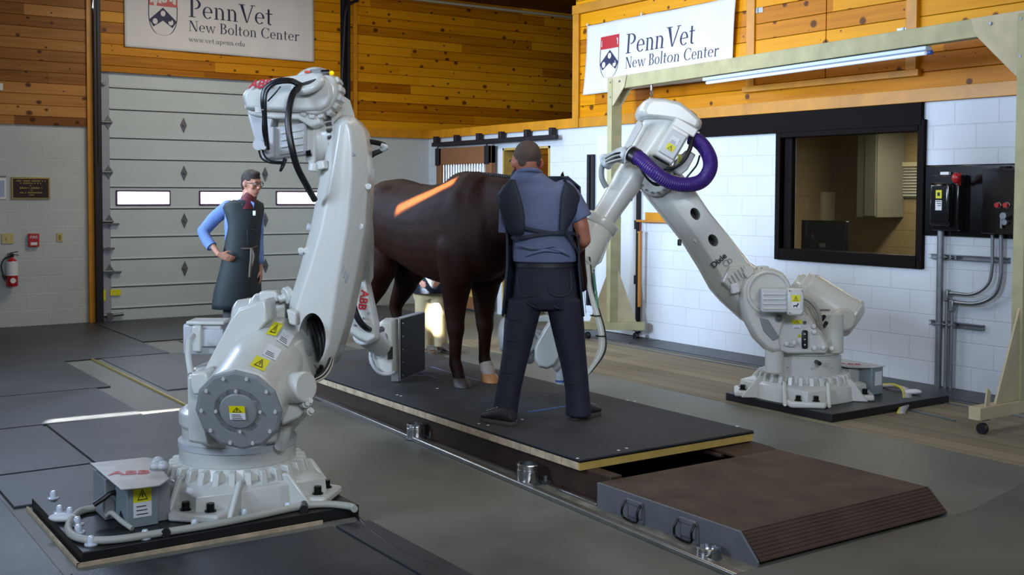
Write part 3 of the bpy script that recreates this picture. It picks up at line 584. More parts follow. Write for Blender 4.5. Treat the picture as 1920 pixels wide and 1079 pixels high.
MB().span((XB - .035, db + .9, 1.2), (XB - .03, da - .3, dt - .42)).build('dark_opening', 'monitor', sd)
for y in (da - .05, db + .1): MB().span((XB - .14, y - .05, dt - .25), (XB - .12, y + .05, dt)).beam((XB - .13, y, dt), (XB - .1, y, rz + .03), .03, .01).build('hanger', 'track', sd, bevel=.003)
# trim inside the opening
struct('door_1', MB().span((XB - .01, yo0 - .03, 0), (XB + .21, yo0, zo)).span((XB - .01, yo1, zo - .03), (XB + .21, yo0, zo)).span((XB - .01, yo1, 0), (XB + .21, yo1 + .03, zo)), 'pine')
tag(MB().span((XB - .005, yo0 + .0, 0), (XB + .0, yo0 + .75, zo + .0)).build('door_2', 'lightpanel'), kind='structure')
yd0, yd1 = wb(1124, 400).y, wb(1199, 400).y
struct('door_3', MB().span((XB - .05, yd1, .02), (XB - .01, yd0, 2.35)), 'lightpanel', bevel=.003)
tag(MB().span((XB - .09, yd0 + .02, .3), (XB - .05, yd0 + .06, wb(1118, 290).z)).span((XB - .09, yd0 + .1, .3), (XB - .05, yd0 + .14, wb(1118, 290).z)).build('vertical_track', 'track', bevel=.003), 'tall pair of black vertical rails beside the far gantry post', 'vertical track')
tag(MB().span((XB - .055, yd1 - .03, .05), (XB - .0, yd1 - .005, 2.35)).cyl((XB - .07, yd1 - .02, .62), (XB - .07, yd1 - .02, .72), .02).cyl((XB - .07, yd1 - .02, 1.25), (XB - .07, yd1 - .02, 1.35), .02).build('hinge_strip', 'track'), 'thin dark hinge strip at the edge of the bright white door', 'hinge strip')
y1, y2 = wb(1214, 410).y, wb(1242, 410).y
hg = thing('hanging_rail', (XB, (y1 + y2) / 2, wb(1230, 415).z), 'wooden block and round rail on the wall behind the right robot arm', 'rail')
z = wb(1225, 407).z; MB().span((XB - .04, y2 - .25, z - .04), (XB, y1, z + .05)).build('block', 'wood', hg, bevel=.005)
z = wb(1225, 415).z; MB().cyl((XB - .09, y2 - .3, z), (XB - .09, y1 + .08, z), .014).cyl((XB - .09, y1 - .02, z), (XB, y1 - .02, z), .012).build('rail', 'dowel', hg)
y = wb(1211, 470).y; za, zb = wb(1211, 575).z, wb(1211, 437).z
dw = thing('hanging_dowel', (XB - .09, y, za), 'long orange wooden dowel hanging by a cord on the white wall', 'dowel')
MB().cyl((XB - .09, y, za), (XB - .09, y, zb), .022).cyl((XB - .09, y, zb), (XB - .09, y, zb + .02), .03).build('dowel', 'dowel', dw); MB().tube([(XB - .09, y, zb), (XB - .09, y, z)], .005, n=1).build('cord', 'redp', dw)

# ---- banners
def gl(ch):        # serif capitals and lower case as polygons, cap height 1
    P = []
    def bar(x0, y0, x1, y1): P.append([(x0, y0), (x1, y0), (x1, y1), (x0, y1)])
    def q(*p): P.append(list(p))
    def arc(cx, cy, rx, ry, t, s, a0, a1, n=20):
        for i in range(n):
            a, b = [math.radians(a0 + (a1 - a0) * k / n) for k in (i, i + 1)]
            o = [(cx + rx * math.cos(x), cy + ry * math.sin(x)) for x in (a, b)]; ii = [(cx + (rx - t) * math.cos(x), cy + (ry - s) * math.sin(x)) for x in (b, a)]
            P.append(o + ii)
    st, th, se = .13, .045, .04; X = .64
    if ch == 'P': bar(.1, 0, .1 + st, 1); bar(0, 0, .35, se); bar(0, 1 - se, .35, 1); arc(.3, .725, .33, .275, st, th, -90, 90); w_ = .66
    elif ch == 'B': bar(.1, 0, .1 + st, 1); bar(0, 0, .35, se); bar(0, 1 - se, .35, 1); arc(.3, .76, .28, .24, st, th, -90, 90); arc(.3, .275, .34, .275, st, th, -90, 90); w_ = .68
    elif ch == 'N': bar(.1, 0, .1 + th, 1); bar(.68, 0, .68 + th, 1); q((.08, 1), (.25, 1), (.73, 0), (.6, 0)); bar(0, 0, .25, se); bar(0, 1 - se, .2, 1); bar(.57, 1 - se, .83, 1); w_ = .85
    elif ch == 'V': q((.05, 1), (.22, 1), (.45, .0), (.38, 0)); q((.70, 1), (.76, 1), (.45, 0), (.40, 0)); bar(-.03, 1 - se, .33, 1); bar(.6, 1 - se, .87, 1); w_ = .78
    elif ch == 'C': arc(.45, .5, .43, .52, st, th, 42, 318); bar(.72, .66, .76, 1.0); w_ = .8
    elif ch == 'e': arc(.27, X / 2, .26, X / 2 + .01, .11, .04, 0, 318); bar(.04, X * .5, .52, X * .5 + .04); w_ = .55
    elif ch == 'o': arc(.29, X / 2, .28, X / 2 + .01, .11, .04, 0, 360); w_ = .6
    elif ch == 'n': bar(.07, 0, .07 + .11, X); bar(.4, 0, .51, X * .6); arc(.3, X * .6, .21, X * .4 + .01, .11, .06, 0, 120); bar(0, 0, .25, se); bar(.34, 0, .59, se); bar(0, X - se, .15, X); w_ = .61
    elif ch == 'r': bar(.07, 0, .18, X); arc(.34, X * .62, .2, X * .38, .07, .07, 50, 150); P.append([(.34, X * .82), (.44, X * .82), (.44, X), (.34, X)]); bar(0, 0, .27, se); bar(0, X - se, .15, X); w_ = .44
    elif ch == 't': bar(.1, .08, .21, .86); bar(0, X - .05, .36, X); arc(.24, .14, .14, .15, .11, .05, 180, 310); w_ = .38
    elif ch == 'l': bar(.07, 0, .18, 1.08); bar(0, 0, .26, se); bar(0, 1.04, .15, 1.08); w_ = .27
    elif ch == 'u': bar(.05, X * .35, .16, X); bar(.4, 0, .51, X); arc(.26, X * .35, .21, X * .36, .11, .06, 180, 330); bar(.4, 0, .59, se); w_ = .61
    elif ch == 'd': bar(.42, 0, .53, 1.05); arc(.27, X / 2, .26, X / 2 + .01, .11, .05, 30, 330); w_ = .6
    elif ch == 'p': bar(.07, -.3, .18, X); arc(.3, X / 2, .26, X / 2 + .01, .11, .05, -150, 150); w_ = .6
    elif ch == 'w': q((.0, X), (.13, X), (.29, 0), (.23, 0)); q((.40, X), (.45, X), (.29, 0), (.24, 0)); q((.36, X), (.48, X), (.64, 0), (.58, 0)); q((.76, X), (.81, X), (.64, 0), (.59, 0)); bar(-.04, X - se, .2, X); bar(.66, X - se, .88, X); w_ = .84
    elif ch == 'v': q((.0, X), (.13, X), (.30, 0), (.24, 0)); q((.46, X), (.51, X), (.30, 0), (.25, 0)); bar(-.04, X - se, .2, X); bar(.38, X - se, .58, X); w_ = .55
    elif ch == '.': bar(.05, 0, .15, .1); w_ = .22
    else: w_ = .28
    return P, w_
def line(s, x0, y0, h, width):
    out, x = [], 0
    for ch in s: P, w_ = gl(ch); out.append((x, P)); x += w_ + .05
    k = width / x
    return [[(x0 + (xx + px) * k, y0 + py * h) for px, py in p] for xx, P in out for p in P]
def banner(name, f, W_, H_, lab):      # f(x, y, off) maps the cloth to the wall
    t = thing(name, f(W_ / 2, 0, 0), lab, 'banner', 'clinic banners on the boards')
    nx, ny = 60, 24; bm = MB(); vs = [[bm.bm.verts.new(f(W_ * i / nx, H_ * j / ny, 0)) for i in range(nx + 1)] for j in range(ny + 1)]
    for j in range(ny):
        for i in range(nx): bm.bm.faces.new((vs[j][i], vs[j][i + 1], vs[j + 1][i + 1], vs[j + 1][i]))
    cl = bm.build('cloth', 'banner', t, ang=80); s = cl.modifiers.new('thick', 'SOLIDIFY'); s.thickness = .002
    def pr(polys, nm, m, off=.004, sub=True):
        b = MB()
        for p in polys: b.poly([f(x * W_, y * H_, off) for x, y in p])
        b.build(nm, m, cl, ang=0)
    S = lambda x, y: (.115 + x * .145, .20 + y * .60)
    arcp = lambda k: [S(.5 + .5 * math.cos(a) * (1 - 0 * k), .5 - .5 * math.sin(a)) for a in [PI * i / 12 for i in range(13)]]
    hw = lambda y: .5 if y > .5 else .5 * math.cos(math.asin(min(1, (.5 - y) / .5))) ** .8
    def band(fl_, fr_, n=26, y0=0, y1=1): return [[S(fl_(a), a), S(fr_(a), a), S(fr_(b), b), S(fl_(b), b)] for a, b in [(y0 + (y1 - y0) * i / n, y0 + (y1 - y0) * (i + 1) / n) for i in range(n)]]
    pr(band(lambda y: .5 - hw(y), lambda y: .5 - hw(y) + .03) + band(lambda y: .5 + hw(y) - .03, lambda y: .5 + hw(y)), 'shield_outline', 'navy')
    pr(band(lambda y: 0, lambda y: 1, 6, .70, 1.0), 'shield_red_chief', 'red', .004)
    bk_ = []
    for cx in (.17, .83): bk_ += [[S(cx - .11, .76), S(cx - .01, .78), S(cx - .01, .93), S(cx - .11, .91)], [S(cx + .01, .78), S(cx + .11, .76), S(cx + .11, .91), S(cx + .01, .93)]]
    bk_ += [[S(.33, .78), S(.45, .76), S(.42, .9), S(.37, .88)], [S(.37, .88), S(.42, .92), S(.58, .82), S(.5, .78)], [S(.5, .78), S(.62, .80), S(.68, .92), S(.58, .86)]]
    pr(bk_, 'chief_books', 'banner', .006)
    pr([[S(.03, .36), S(.5, .70 - .03), S(.5, .36), S(.17, .20)], [S(.97, .36), S(.5, .67), S(.5, .36), S(.83, .20)]], 'chevron', 'navy', .005)
    disc = []
    for cx, cy in ((.5, .53), (.23, .33), (.77, .33)): disc.append([S(cx + .085 * math.cos(2 * PI * i / 18), cy + .07 * math.sin(2 * PI * i / 18)) for i in range(18)])
    pr(disc, 'chevron_discs', 'banner', .007)
    pr(line('PennVet', .315, .505, .27, .455), 'large_lettering', 'navy')
    pr(line('New Bolton Center', .315, .30, .155, .60), 'small_lettering', 'navy')
    pr(line('www.vet.upenn.edu', .315, .145, .075, .30), 'web_lettering', 'navy')
    return t, cl
pA, pB = wa(232, 88), wa(586, 117)
za_ = (pA.z + pB.z) / 2; WA = pB.x - pA.x
fA = lambda x, y, o: V((pA.x + x, YA - .05 - o + .008 * math.sin(x * 4.2 + y * 2) + .004 * math.sin(x * 13), pA.z + (pB.z - pA.z) * x / WA + y))
bt, cl = banner('clinic_banner', fA, WA, WA * .345, 'off-white clinic banner with shield crest hanging above the garage door')
MB().cyl((pA.x - .1, YA - .05, za_ + WA * .345), (pB.x + .1, YA - .05, za_ + WA * .345), .006, seg=8).build('top_cord', 'white', bt)
c00, c10, c01 = wb(1100, 179), wb(1378, 147), wb(1108, 50)
WBn = c00.y - c10.y; HBn = c01.z - c00.z
print('BANNER', WA, WBn, HBn, c00, c10, c01)
fB = lambda x, y, o: V((XB - .06 - o + .012 * math.sin(x * 3.4 + y * 3) + .006 * math.sin(x * 11 + y * 5), c00.y - x - (c00.y - c01.y) * y / HBn, c00.z + (c10.z - c00.z) * x / WBn + y))
bt, cl = banner('clinic_banner', fB, WBn, HBn, 'bright white clinic banner with shield crest behind the wooden gantry beam')
for k in (0, .4, 1):
    p = fB(WBn * k, HBn, 0); MB().cyl(p, p + V((.01, 0, .03)), .012, seg=10).build('tie', 'white', bt)

# ---- floor coverings
def matpiece(name, x0, x1, y0, y1, t, m, lab, cat='floor mat', group=None, bev=.004, z=0):
    g = .004
    return tag(MB().span((x0 + g - (x0 + x1) / 2, y0 + g - (y0 + y1) / 2, 0), (x1 - g - (x0 + x1) / 2, y1 - g - (y0 + y1) / 2, t)).build(name, m, None, bevel=bev), lab, cat, group) , (x0 + x1) / 2, (y0 + y1) / 2, z
def mt(*a, **k):
    r = matpiece(*a, **k); r[0].location = (r[1], r[2], r[3]); return r[0]
G = 'black rubber mats on the left floor'
for (x0, x1, y0, y1, lab) in (
    (-1.5, 3.55, 11.3, 14.48, 'large black rubber mat in front of the garage door and fire extinguisher'), (3.56, 7.6, 12.3, 14.45, 'black rubber mat running along the foot of the garage door behind the man'),
    (1.2, 2.52, 9.62, 11.3, 'black rubber mat beyond the sunlit strip, second row from the door'), (-1.5, 1.19, 9.62, 11.3, 'black rubber mat at the far left edge, second row from the door'),
    (.4, 2.40, 8.30, 9.60, 'black rubber mat just beyond the bright sun strip'), (-1.5, .39, 8.30, 9.60, 'black rubber mat mostly outside the left edge of the picture'),
    (1.72, 2.66, 6.20, 8.28, 'black rubber mat between the sun strip and the left robot'), (.3, 1.70, 6.95, 8.28, 'black rubber mat left of the control box, beyond a lighter joint'), (.2, 1.1, 4.6, 6.93, 'black rubber mat beside the left end of the robot plate'), (1.12, 1.7, 6.2, 6.93, 'small black rubber mat right behind the robot plate corner'),
    (1.12, 2.36, 3.9, 4.98, 'dark rubber mat in the front, left of the diagonal joint'), (2.37, 2.56, 3.9, 4.98, 'narrow dark rubber strip in the front beside the grey floor'), (-.6, 1.1, 3.5, 4.58, 'dark rubber mat in the bottom left corner')):
    mt('rubber_mat', x0, x1, y0, y1, .014, 'darkmat', lab, group=G)
mt('grey_mat', 2.86, 3.9, 9.2, 11.28, .012, 'mat2', 'brownish grey mat lying inside the metal edging behind the left robot')
mt('grey_mat', 3.92, 5.3, 9.75, 12.2, .012, 'mat2', 'brownish grey mat in the middle of the floor beyond the platform')
tag(MB().span((2.77, 7.7, 0), (2.79, 11.3, .018)).build('edging_strip', 'gold', bevel=.004), 'thin brass edging strip between the black mats and grey floor', 'edging strip')
mt('brown_board', 3.95, 5.2, 9.55, 10.3, .016, mat('rusty_board', '#6b4433', .6, noise=.2), 'reddish brown board on the floor behind the lower robot arm', 'board')
G = 'black rubber mats along the block wall'
for (y0, y1, lab) in ((6.62, 9.3, 'black rubber mat along the block wall, left of the right robot'), (4.9, 6.6, 'black rubber mat under the window behind the right robot'), (2.0, 4.88, 'black rubber mat beneath the electrical panel and gantry foot')):
    mt('wall_mat', 7.98, 8.45, y0, y1, .014, 'darkmat', lab, group=G)
mt('wall_mat', 7.98, 8.45, 9.32, 10.6, .014, 'darkmat', 'black rubber mat under the far gantry foot', group=G)
for x, lab in ((7.93, 'thin steel floor rail along the wall mats'), (7.80, 'second thin steel floor rail among the planks')):
    tag(MB().span((x, 2.0, 0), (x + .018, 11.5, .012)).build('floor_rail', 'galv'), lab, 'floor rail', 'thin floor rails near the wall')
ft = tag(MB().loft([[V((3.4, 3.38, .0)), V((5.25, 3.38, .0)), V((8, 4.0, 0)), V((8, -1, 0)), V((3.2, -1, 0))], [V((3.45, 3.33, .035)), V((5.2, 3.34, .035)), V((7.4, 3.7, .035)), V((7.9, -.9, .035)), V((3.3, -.9, .035))]]).build('front_mat', 'frontmat', bevel=.01), 'grey floor sheet in front of the ramp with a pale curved edge', 'floor mat')

# ================================================================== platform, ramp, rails
pf = thing('treadmill_platform', (4.37, 6.9, 0), 'raised plywood platform topped with black rubber that the horse stands on', 'platform')
PT = .215
MB().span((3.70, 4.72, PT - .012), (5.045, 6.35, PT)).span((3.70, 6.355, PT - .012), (5.045, 9.2, PT)).build('rubber_top', 'topmat', pf, bevel=.003)
MB().span((3.70, 4.72, PT - .018), (5.05, 9.2, PT - .0125)).build('mat_edge', 'cable', pf)
MB().span((3.705, 4.725, PT - .062), (5.045, 9.2, PT - .018)).build('plywood_deck', 'pine', pf)
k = MB()
y = 4.74
while y < 9.15: k.span((3.70, y, PT - .061), (3.71, y + .145, PT - .019)); y += .15
k.build('edge_blocks', 'endgrain', pf, bevel=.002)
MB().span((3.76, 4.53, -.10), (3.84, 9.2, PT - .063)).span((3.72, 4.53, -.0), (3.95, 9.2, .012)).build('side_beam', 'rust', pf, bevel=.004)
MB().span((4.86, 4.53, -.10), (5.0, 9.2, .10)).span((4.70, 4.66, .105), (5.06, 4.95, .125)).build('side_beam', 'rust', pf, bevel=.004)
MB().beam((3.95, 5.0, .08), (4.9, 5.3, .08), .1, .1).beam((3.95, 7.2, .08), (4.9, 7.2, .08), .1, .1).build('cross_beam', 'plate', pf)
dots = [fl(u, v, PT) for u, v in ((898, 795), (915, 798), (1177, 751), (1190, 753), (1160, 845), (1175, 841), (1083, 860), (1382, 800), (745, 741), (752, 743), (979, 787), (967, 789), (820, 729), (1112, 762))]
for p in dots: MB().lathe((p.x, p.y, PT - .001), ZZ, [(0, 0), (.010, 0), (.010, .002), (0, .003)], 10).build('screw_cap', 'white', pf, ang=0)
def tape(u0, v0, u1, v1, wd, m, lab):
    a, b = fl(u0, v0, PT + .001), fl(u1, v1, PT + .001)
    tag(MB().beam(a, b, wd, .0015).build('tape_strip', m), lab, 'tape', 'floor tape marks on the platform')
tape(990, 773, 1062, 762, .022, 'tape3', 'bright blue tape strip on the platform between the man\'s shoes')
tape(808, 688, 900, 715, .016, 'tape2', 'lilac tape line running diagonally past the near front hoof')
tape(770, 705, 832, 703, .013, 'tape2', 'lilac tape bar of the cross beside the flat detector')
tape(790, 699, 820, 710, .013, 'tape2', 'short lilac tape stroke crossing the bar beside the flat detector')
tape(877, 697, 945, 690, .014, 'tape2', 'lilac tape line passing behind the white front hoof')

rp = thing('steel_ramp', (4.35, 3.95, 0), 'low brown non-slip ramp with grey steel side at the platform end', 'ramp')
prof = [(4.52, 0), (4.52, .14), (3.50, .14), (3.39, .03), (3.39, 0)]
MB().span((3.672, 3.50, .132), (5.04, 4.52, .14)).build('grit_top', 'grip', rp, bevel=.002)
MB().prism([V((3.672, 3.5, .14)), V((3.672, 3.385, .037)), V((3.672, 3.385, .029)), V((3.672, 3.5, .13))], (1.368, 0, 0)).build('ribbed_slope', 'gripslope', rp)
MB().prism([V((3.66, y, z)) for y, z in prof], (.012, 0, 0)).build('side_plate', 'rampside', rp, bevel=.002)
MB().prism([V((5.04, y, z)) for y, z in prof], (.012, 0, 0)).build('side_plate', 'rampside', rp, bevel=.002)
MB().span((3.672, 4.51, 0), (5.04, 4.52, .132)).build('end_plate', 'rust', rp)
MB().prism([V((4.72, 4.52, .128)), V((4.72, 4.60, .14)), V((4.72, 4.93, .15)), V((4.72, 4.93, .135)), V((4.72, 4.60, .122))], (.34, 0, 0)).build('flap_plate', 'rust', rp, bevel=.003)
for u, v in ((1193, 960), (1293, 998)):
    p = wb(u, v, 3.66); y = p.y; h = MB()
    h.span((3.645, y - .045, .03), (3.66, y + .045, .115)).span((3.64, y - .055, .095), (3.66, y + .055, .12))
    hh = h.build('latch_plate', 'rampside', rp, bevel=.004)
    MB().tube([(3.64, y - .055, .11), (3.615, y - .058, .07), (3.62, y - .05, .025), (3.62, y + .05, .025), (3.615, y + .058, .07), (3.64, y + .055, .11)], .006, n=3).build('pull_handle', 'bolt', hh)

# trench edging and rails beside the platform
struct('trim_8', MB().prism([V((3.80, 9.1, 0)), V((3.49, 3.38, 0)), V((3.66, 3.38, 0)), V((3.74, 4.6, 0)), V((3.98, 9.1, 0))], (0, 0, .006)), blotch('worn_concrete_strip', '#5b5a4e', '#716e5f', '#8c887a', 6, .6, .1, 80, .5))
gr = tag(MB().beam((3.80, 9.1, .012), (3.495, 3.30, .012), .05, .03).build('edge_rail', 'aluminium', bevel=.008), 'long silver edge rail running beside the platform from the left robot to the ramp', 'edge rail')
tag(MB().beam((3.925, 8.75, .012), (3.79, 6.75, .012), .045, .035).build('guide_rail', 'aluminium', bevel=.006), 'short grooved guide rail ending at the farther steel cup', 'guide rail')
a, b = fl(1045, 918, .01), fl(1120, 948, .01)
tag(MB().beam(a, b, .02, .02).build('guide_rail', 'aluminium', bevel=.004), 'thin guide rail piece between the nearer cup and the ramp', 'guide rail')
struct('gap_shade_strip', MB().prism([V((3.80, 6.9, .0065)), V((3.70, 4.6, .0065)), V((3.76, 4.6, .0065)), V((3.86, 6.9, .0065))], (0, 0, .002)), 'cable')  # thin black strip painting in the shade of the gap under the side beam
for (u, v, r, h, lab) in ((781, 824, .065, .10, 'silver steel cup on the floor rail, farther along the platform'), (991, 909, .064, .115, 'silver steel cup on the floor rail, midway to the ramp'), (1328, 1048, .054, .05, 'short silver steel ring on the floor beside the ramp corner')):
    p = fl(u, v); t = thing('steel_cup', (p.x, p.y, .006), lab, 'steel cup', 'steel cups along the platform edge')
    MB().lathe((p.x, p.y, .006), ZZ, [(0, .0), (r, 0), (r, h * .55), (r * 1.04, h * .6), (r * 1.04, h * .72), (r * .97, h * .75), (r * .97, h * .84), (r * 1.05, h * .9), (r * 1.05, h * .97), (r * .98, h), (r * .84, h), (r * .82, h * .6), (0, h * .6)], 40).build('cup', 'steel', t)
    MB().cyl((p.x, p.y, .006), (p.x, p.y, .012), r * 1.15).build('base_ring', 'galv', t)
    if h > .06:
        q = p + V((.075, -.06, 0)); MB().box((q.x, q.y, .016), (.05, .04, .02)).cyl((q.x, q.y, .02), (q.x, q.y, .055), .014, seg=6).build('clamp_bolt', 'zinc', t)

# ================================================================== gantry
gt = thing('wooden_gantry', (7.8, 7.1, 0), 'tall rolling gantry of greenish lumber spanning over the right robot', 'gantry')
G1, G2 = V((8.10, 9.74, 0)), V((7.50, 4.46, 0)); GD = (G2 - G1).normalized(); GN = V((GD.y, -GD.x, 0))
ZB = 2.82
MB().beam(G1 + V((0, 0, .2)), G1 + V((0, 0, ZB + .12)), .14, .09, GD).build('post', 'treated', gt, bevel=.004)
MB().beam(G2 + V((0, 0, .2)), G2 + V((0, 0, ZB + .12)), .14, .09, GD).build('post', 'treated', gt, bevel=.004)
MB().beam(G1 - GD * .08 + V((0, 0, ZB + .07)), G2 + GD * .3 + V((0, 0, ZB + .07)), .09, .14).build('top_beam', 'treated', gt, bevel=.004)
for G, s, L in ((G1, 1, .32), (G2, -1, .46)):
    g0 = G + V((0, 0, ZB + .14))
    for side in (-1, 1):
        o = g0 + GN * (.047 * side)
        MB().prism([o - GD * .06 * s, o + GD * L * s, o + GD * (L - .04) * s + V((0, 0, -.12)), o + GD * .06 * s + V((0, 0, -L)), o - GD * .06 * s + V((0, 0, -L))], GN * (.012 * side)).build('corner_gusset', 'plywood', gt, bevel=.002)
        for a, b in ((.02, .06), (L * .6, .06), (.02, L * .7)):
            c = o + GD * a * s + V((0, 0, -b)) + GN * (.012 * side); MB().cyl(c, c + GN * (.014 * side), .012, seg=6).build('bolt_head', 'galv', gt)
for G, ends in ((G1, (V((7.80, 9.98, 0)), V((8.37, 9.50, 0)))), (G2, (V((6.93, 4.46, 0)), V((8.07, 4.46, 0))))):
    a, b = ends
    MB().beam(a + V((0, 0, .155)), b + V((0, 0, .155)), .09, .09).build('foot_beam', 'treated' if G is G1 else 'plywood', gt, bevel=.004)
    dd = (b - a).normalized()
    for s in (-1, 1):
        base = G + V((0, 0, .2)); n = V((dd.y, -dd.x, 0)); hgt, ln = (.62, .22) if G is G1 else (.72, .30)
        MB().prism([base + dd * s * .045, base + dd * s * (.045 + ln), base + dd * s * .045 + V((0, 0, hgt))], n * .018).build('foot_gusset', 'plywood', gt, bevel=.002)
    for p, s in ((a + dd * .1, 1), (b - dd * .1, -1)):
        c = MB().span((p.x - .035, p.y - .035, .10), (p.x + .035, p.y + .035, .108)).beam(p + V((.028, 0, .10)), p + V((.028, 0, .04)), .004, .04).beam(p + V((-.028, 0, .10)), p + V((-.028, 0, .04)), .004, .04).build('caster', 'galv', gt)
        MB().cyl(p + V((-.018, 0, .041)), p + V((.018, 0, .041)), .04).build('wheel', 'cable', c, bevel=.005)
p = G2 + V((-.5, -.04, .2)); MB().prism([p, p + V((.05, 0, .0)), p + V((.06, 0, .1)), p + V((.02, 0, .13))], (0, .012, 0)).build('wedge_block', 'plywood', gt)
# strip light under the beam
def onb(u, z):   # point on the beam line seen at column u
    lo, hi = 0., 1.
    best = min((abs(((WR.transposed() @ (G1.lerp(G2, t / 400) + V((0, 0, z)) - CAM)).x / -(WR.transposed() @ (G1.lerp(G2, t / 400) + V((0, 0, z)) - CAM)).z) * FPX + 960 - u), t) for t in range(401))[1]
    return G1.lerp(G2, best / 400) + V((0, 0, z))
la, lb = onb(1322, ZB - .02), onb(1742, ZB - .02)
sl = thing('strip_light', (la + lb) / 2, 'slim white strip light fixed beneath the gantry beam', 'strip light')
MB().beam(la - V((0, 0, .005)), lb - V((0, 0, .005)), .07, .035).build('fixture_body', mat('fixture_white', '#b9cde0', .3), sl, bevel=.006)
MB().cyl(la + GD * .03 - V((0, 0, .04)), lb - GD * .03 - V((0, 0, .04)), .015).build('tube', mat('strip_tube', '#dbe8f4', .25, emit='#bcd8ff', estr=.35), sl)
MB().cyl(lb - V((0, 0, .04)), lb + GD * .03 - V((0, 0, .04)), .018).build('end_socket', 'blue', sl)
# hook and chain
hp = onb(1222, ZB)
hk = thing('lifting_hook', hp, 'small steel hook and chain hanging from the gantry beam above the right robot', 'hook')
k = MB().cyl(hp + V((0, 0, .0)), hp - V((0, 0, .06)), .015)
k.build('eye_bolt', 'galv', hk)
for i in range(4): MB().torus(hp - V((0, 0, .09 + .05 * i)), GD if i % 2 else GN, .022, .006, 16, 6).build('chain_link', 'galv', hk)
MB().tube([hp - V((0, 0, .26)), hp - V((0, 0, .3)) + GD * .03, hp - V((0, 0, .36)) + GD * .03, hp - V((0, 0, .38)) - GD * .01, hp - V((0, 0, .34)) - GD * .03], .008).build('hook', 'galv', hk)

# ================================================================== robots
def base(parent, c, z0, rot=0):
    c = V((c[0], c[1], z0)); m = MB()
    def ring(r, z, n=32, sq=0, tw=PI / 4):
        out = []
        for i in range(n):
            a = 2 * PI * i / n; s = 1
            if sq: s = 1 / max(abs(math.cos(a)), abs(math.sin(a))) ** sq
            out.append(c + V((r * s * math.cos(a), r * s * math.sin(a), z)))
        return out
    m.loft([ring(.385, 0, sq=.72), ring(.378, .115, sq=.70), ring(.370, .128, sq=.55), ring(.372, .136, sq=.22), ring(.36, .142), ring(.325, .15), ring(.31, .18), ring(.30, .205)])
    b = m.build('base_casting', 'robot', parent, bevel=.012)
    for i in range(28):
        a = 2 * PI * i / 28; d = V((math.cos(a), math.sin(a), 0)); t = V((-d.y, d.x, 0)); q = c + d * .295
        MB().prism([q + V((0, 0, .203)) - t * .017, q + d * .055 + V((0, 0, .20)) - t * .017, q + d * .075 + V((0, 0, .135)) - t * .017, q + V((0, 0, .13)) - t * .017], t * .034).build('base_rib', 'robot', b, bevel=.005)
    for sx, sy in ((-1, -1), (1, -1), (-1, 1), (1, 1)):
        d = V((sx, sy, 0)).normalized(); t = V((-d.y, d.x, 0)); q = c + d * .45
        MB().prism([q - t * .17 - d * .1, q + t * .17 - d * .1, q + t * .13 + d * .08, q - t * .13 + d * .08], (0, 0, .045)).build('mounting_foot', 'robot', b, bevel=.014)
        for s in (-1, 1):
            m = MB(); m.prism([q - d * .14 + t * s * .145, q + d * .03 + t * s * .145, q - d * .10 + t * s * .145 + V((0, 0, .17)), q - d * .2 + t * s * .145 + V((0, 0, .17))], t * s * .03)
            m.build('foot_web', 'robot', b, bevel=.01)
            p = q + t * s * .065 + d * .015 + V((0, 0, .045))
            bo = MB().cyl(p, p + V((0, 0, .006)), .028).cyl(p, p + V((0, 0, .04)), .019).build('anchor_bolt', 'bolt', b)
    return b
def bolts(parent, c, d, R, n, r=.008, h=.01, m='robot', a0=0, a1=2 * PI):
    x, y, d = basis(d); c = V(c)
    for i in range(n):
        a = a0 + (a1 - a0) * i / n; p = c + (x * math.cos(a) + y * math.sin(a)) * R
        MB().cyl(p, p + d * h, r, seg=6).build('cap_screw', m, parent)
def P3(pts, d): return [at(u, v, d) for u, v in pts]
def shrink(pts, k, cx=None, cy=None):
    cx = sum(p[0] for p in pts) / len(pts) if cx is None else cx; cy = sum(p[1] for p in pts) / len(pts) if cy is None else cy
    return [(cx + (u - cx) * k, cy + (v - cy) * k) for u, v in pts]
def slab(pts, d0, th, m, name, parent, ch=.03, k=.93, bev=.008, back=.97):     # chamfered casting seen from the lens side
    sc = lambda d, kk: P3(shrink(pts, kk), d)
    f = lambda kk, d: [p + (FV * (d - d0)) for p in P3(shrink(pts, kk), d0)]
    return MB().loft([f(k, d0), f(1, d0 + ch), f(1, d0 + th - ch), f(back, d0 + th)]).build(name, m, parent, bevel=bev, ang=30)
def bx3(c, X, Y, Z, s, m, name, parent, bev=.01): return MB().box(c, s, X, Y, Z).build(name, m, parent, bevel=bev)
def wire(pts, r, parent, m='cable', name='cable', n=6): return MB().tube([at(*p) for p in pts], r, n=n).build(name, m, parent)

# ---- base plates
pl = thing('robot_base_plate', (1.87, 5.6, 0), 'black steel floor plate under the left robot', 'base plate', None)
MB().span((1.20, 5.09, .004), (2.56, 6.14, .06)).build('plate', 'plate', pl, bevel=.004)
MB().span((1.175, 5.07, 0), (2.35, 5.082, .018)).span((1.175, 5.07, 0), (1.186, 6.15, .018)).build('edge_trim', 'endgrain', pl)
for u, v in ((100, 935), (131, 967), (112, 963), (147, 1000), (171, 1022), (272, 1010), (365, 990), (458, 970), (540, 958), (145, 985)):
    p = fl(u, v, .06); MB().lathe((p.x, p.y, .06), ZZ, [(0, 0), (.03, 0), (.03, .006), (.017, .008), (.017, .03), (.012, .04), (0, .042)], 20).build('capped_stud', 'clear', pl)
pr2 = thing('robot_base_plate', (7.1, 5.85, 0), 'black steel floor plate under the right robot by the block wall', 'base plate', None)
MB().span((6.45, 5.28, .004), (7.86, 6.34, .065)).build('plate', 'plate', pr2, bevel=.004)
q = fl(118, 970, .075)
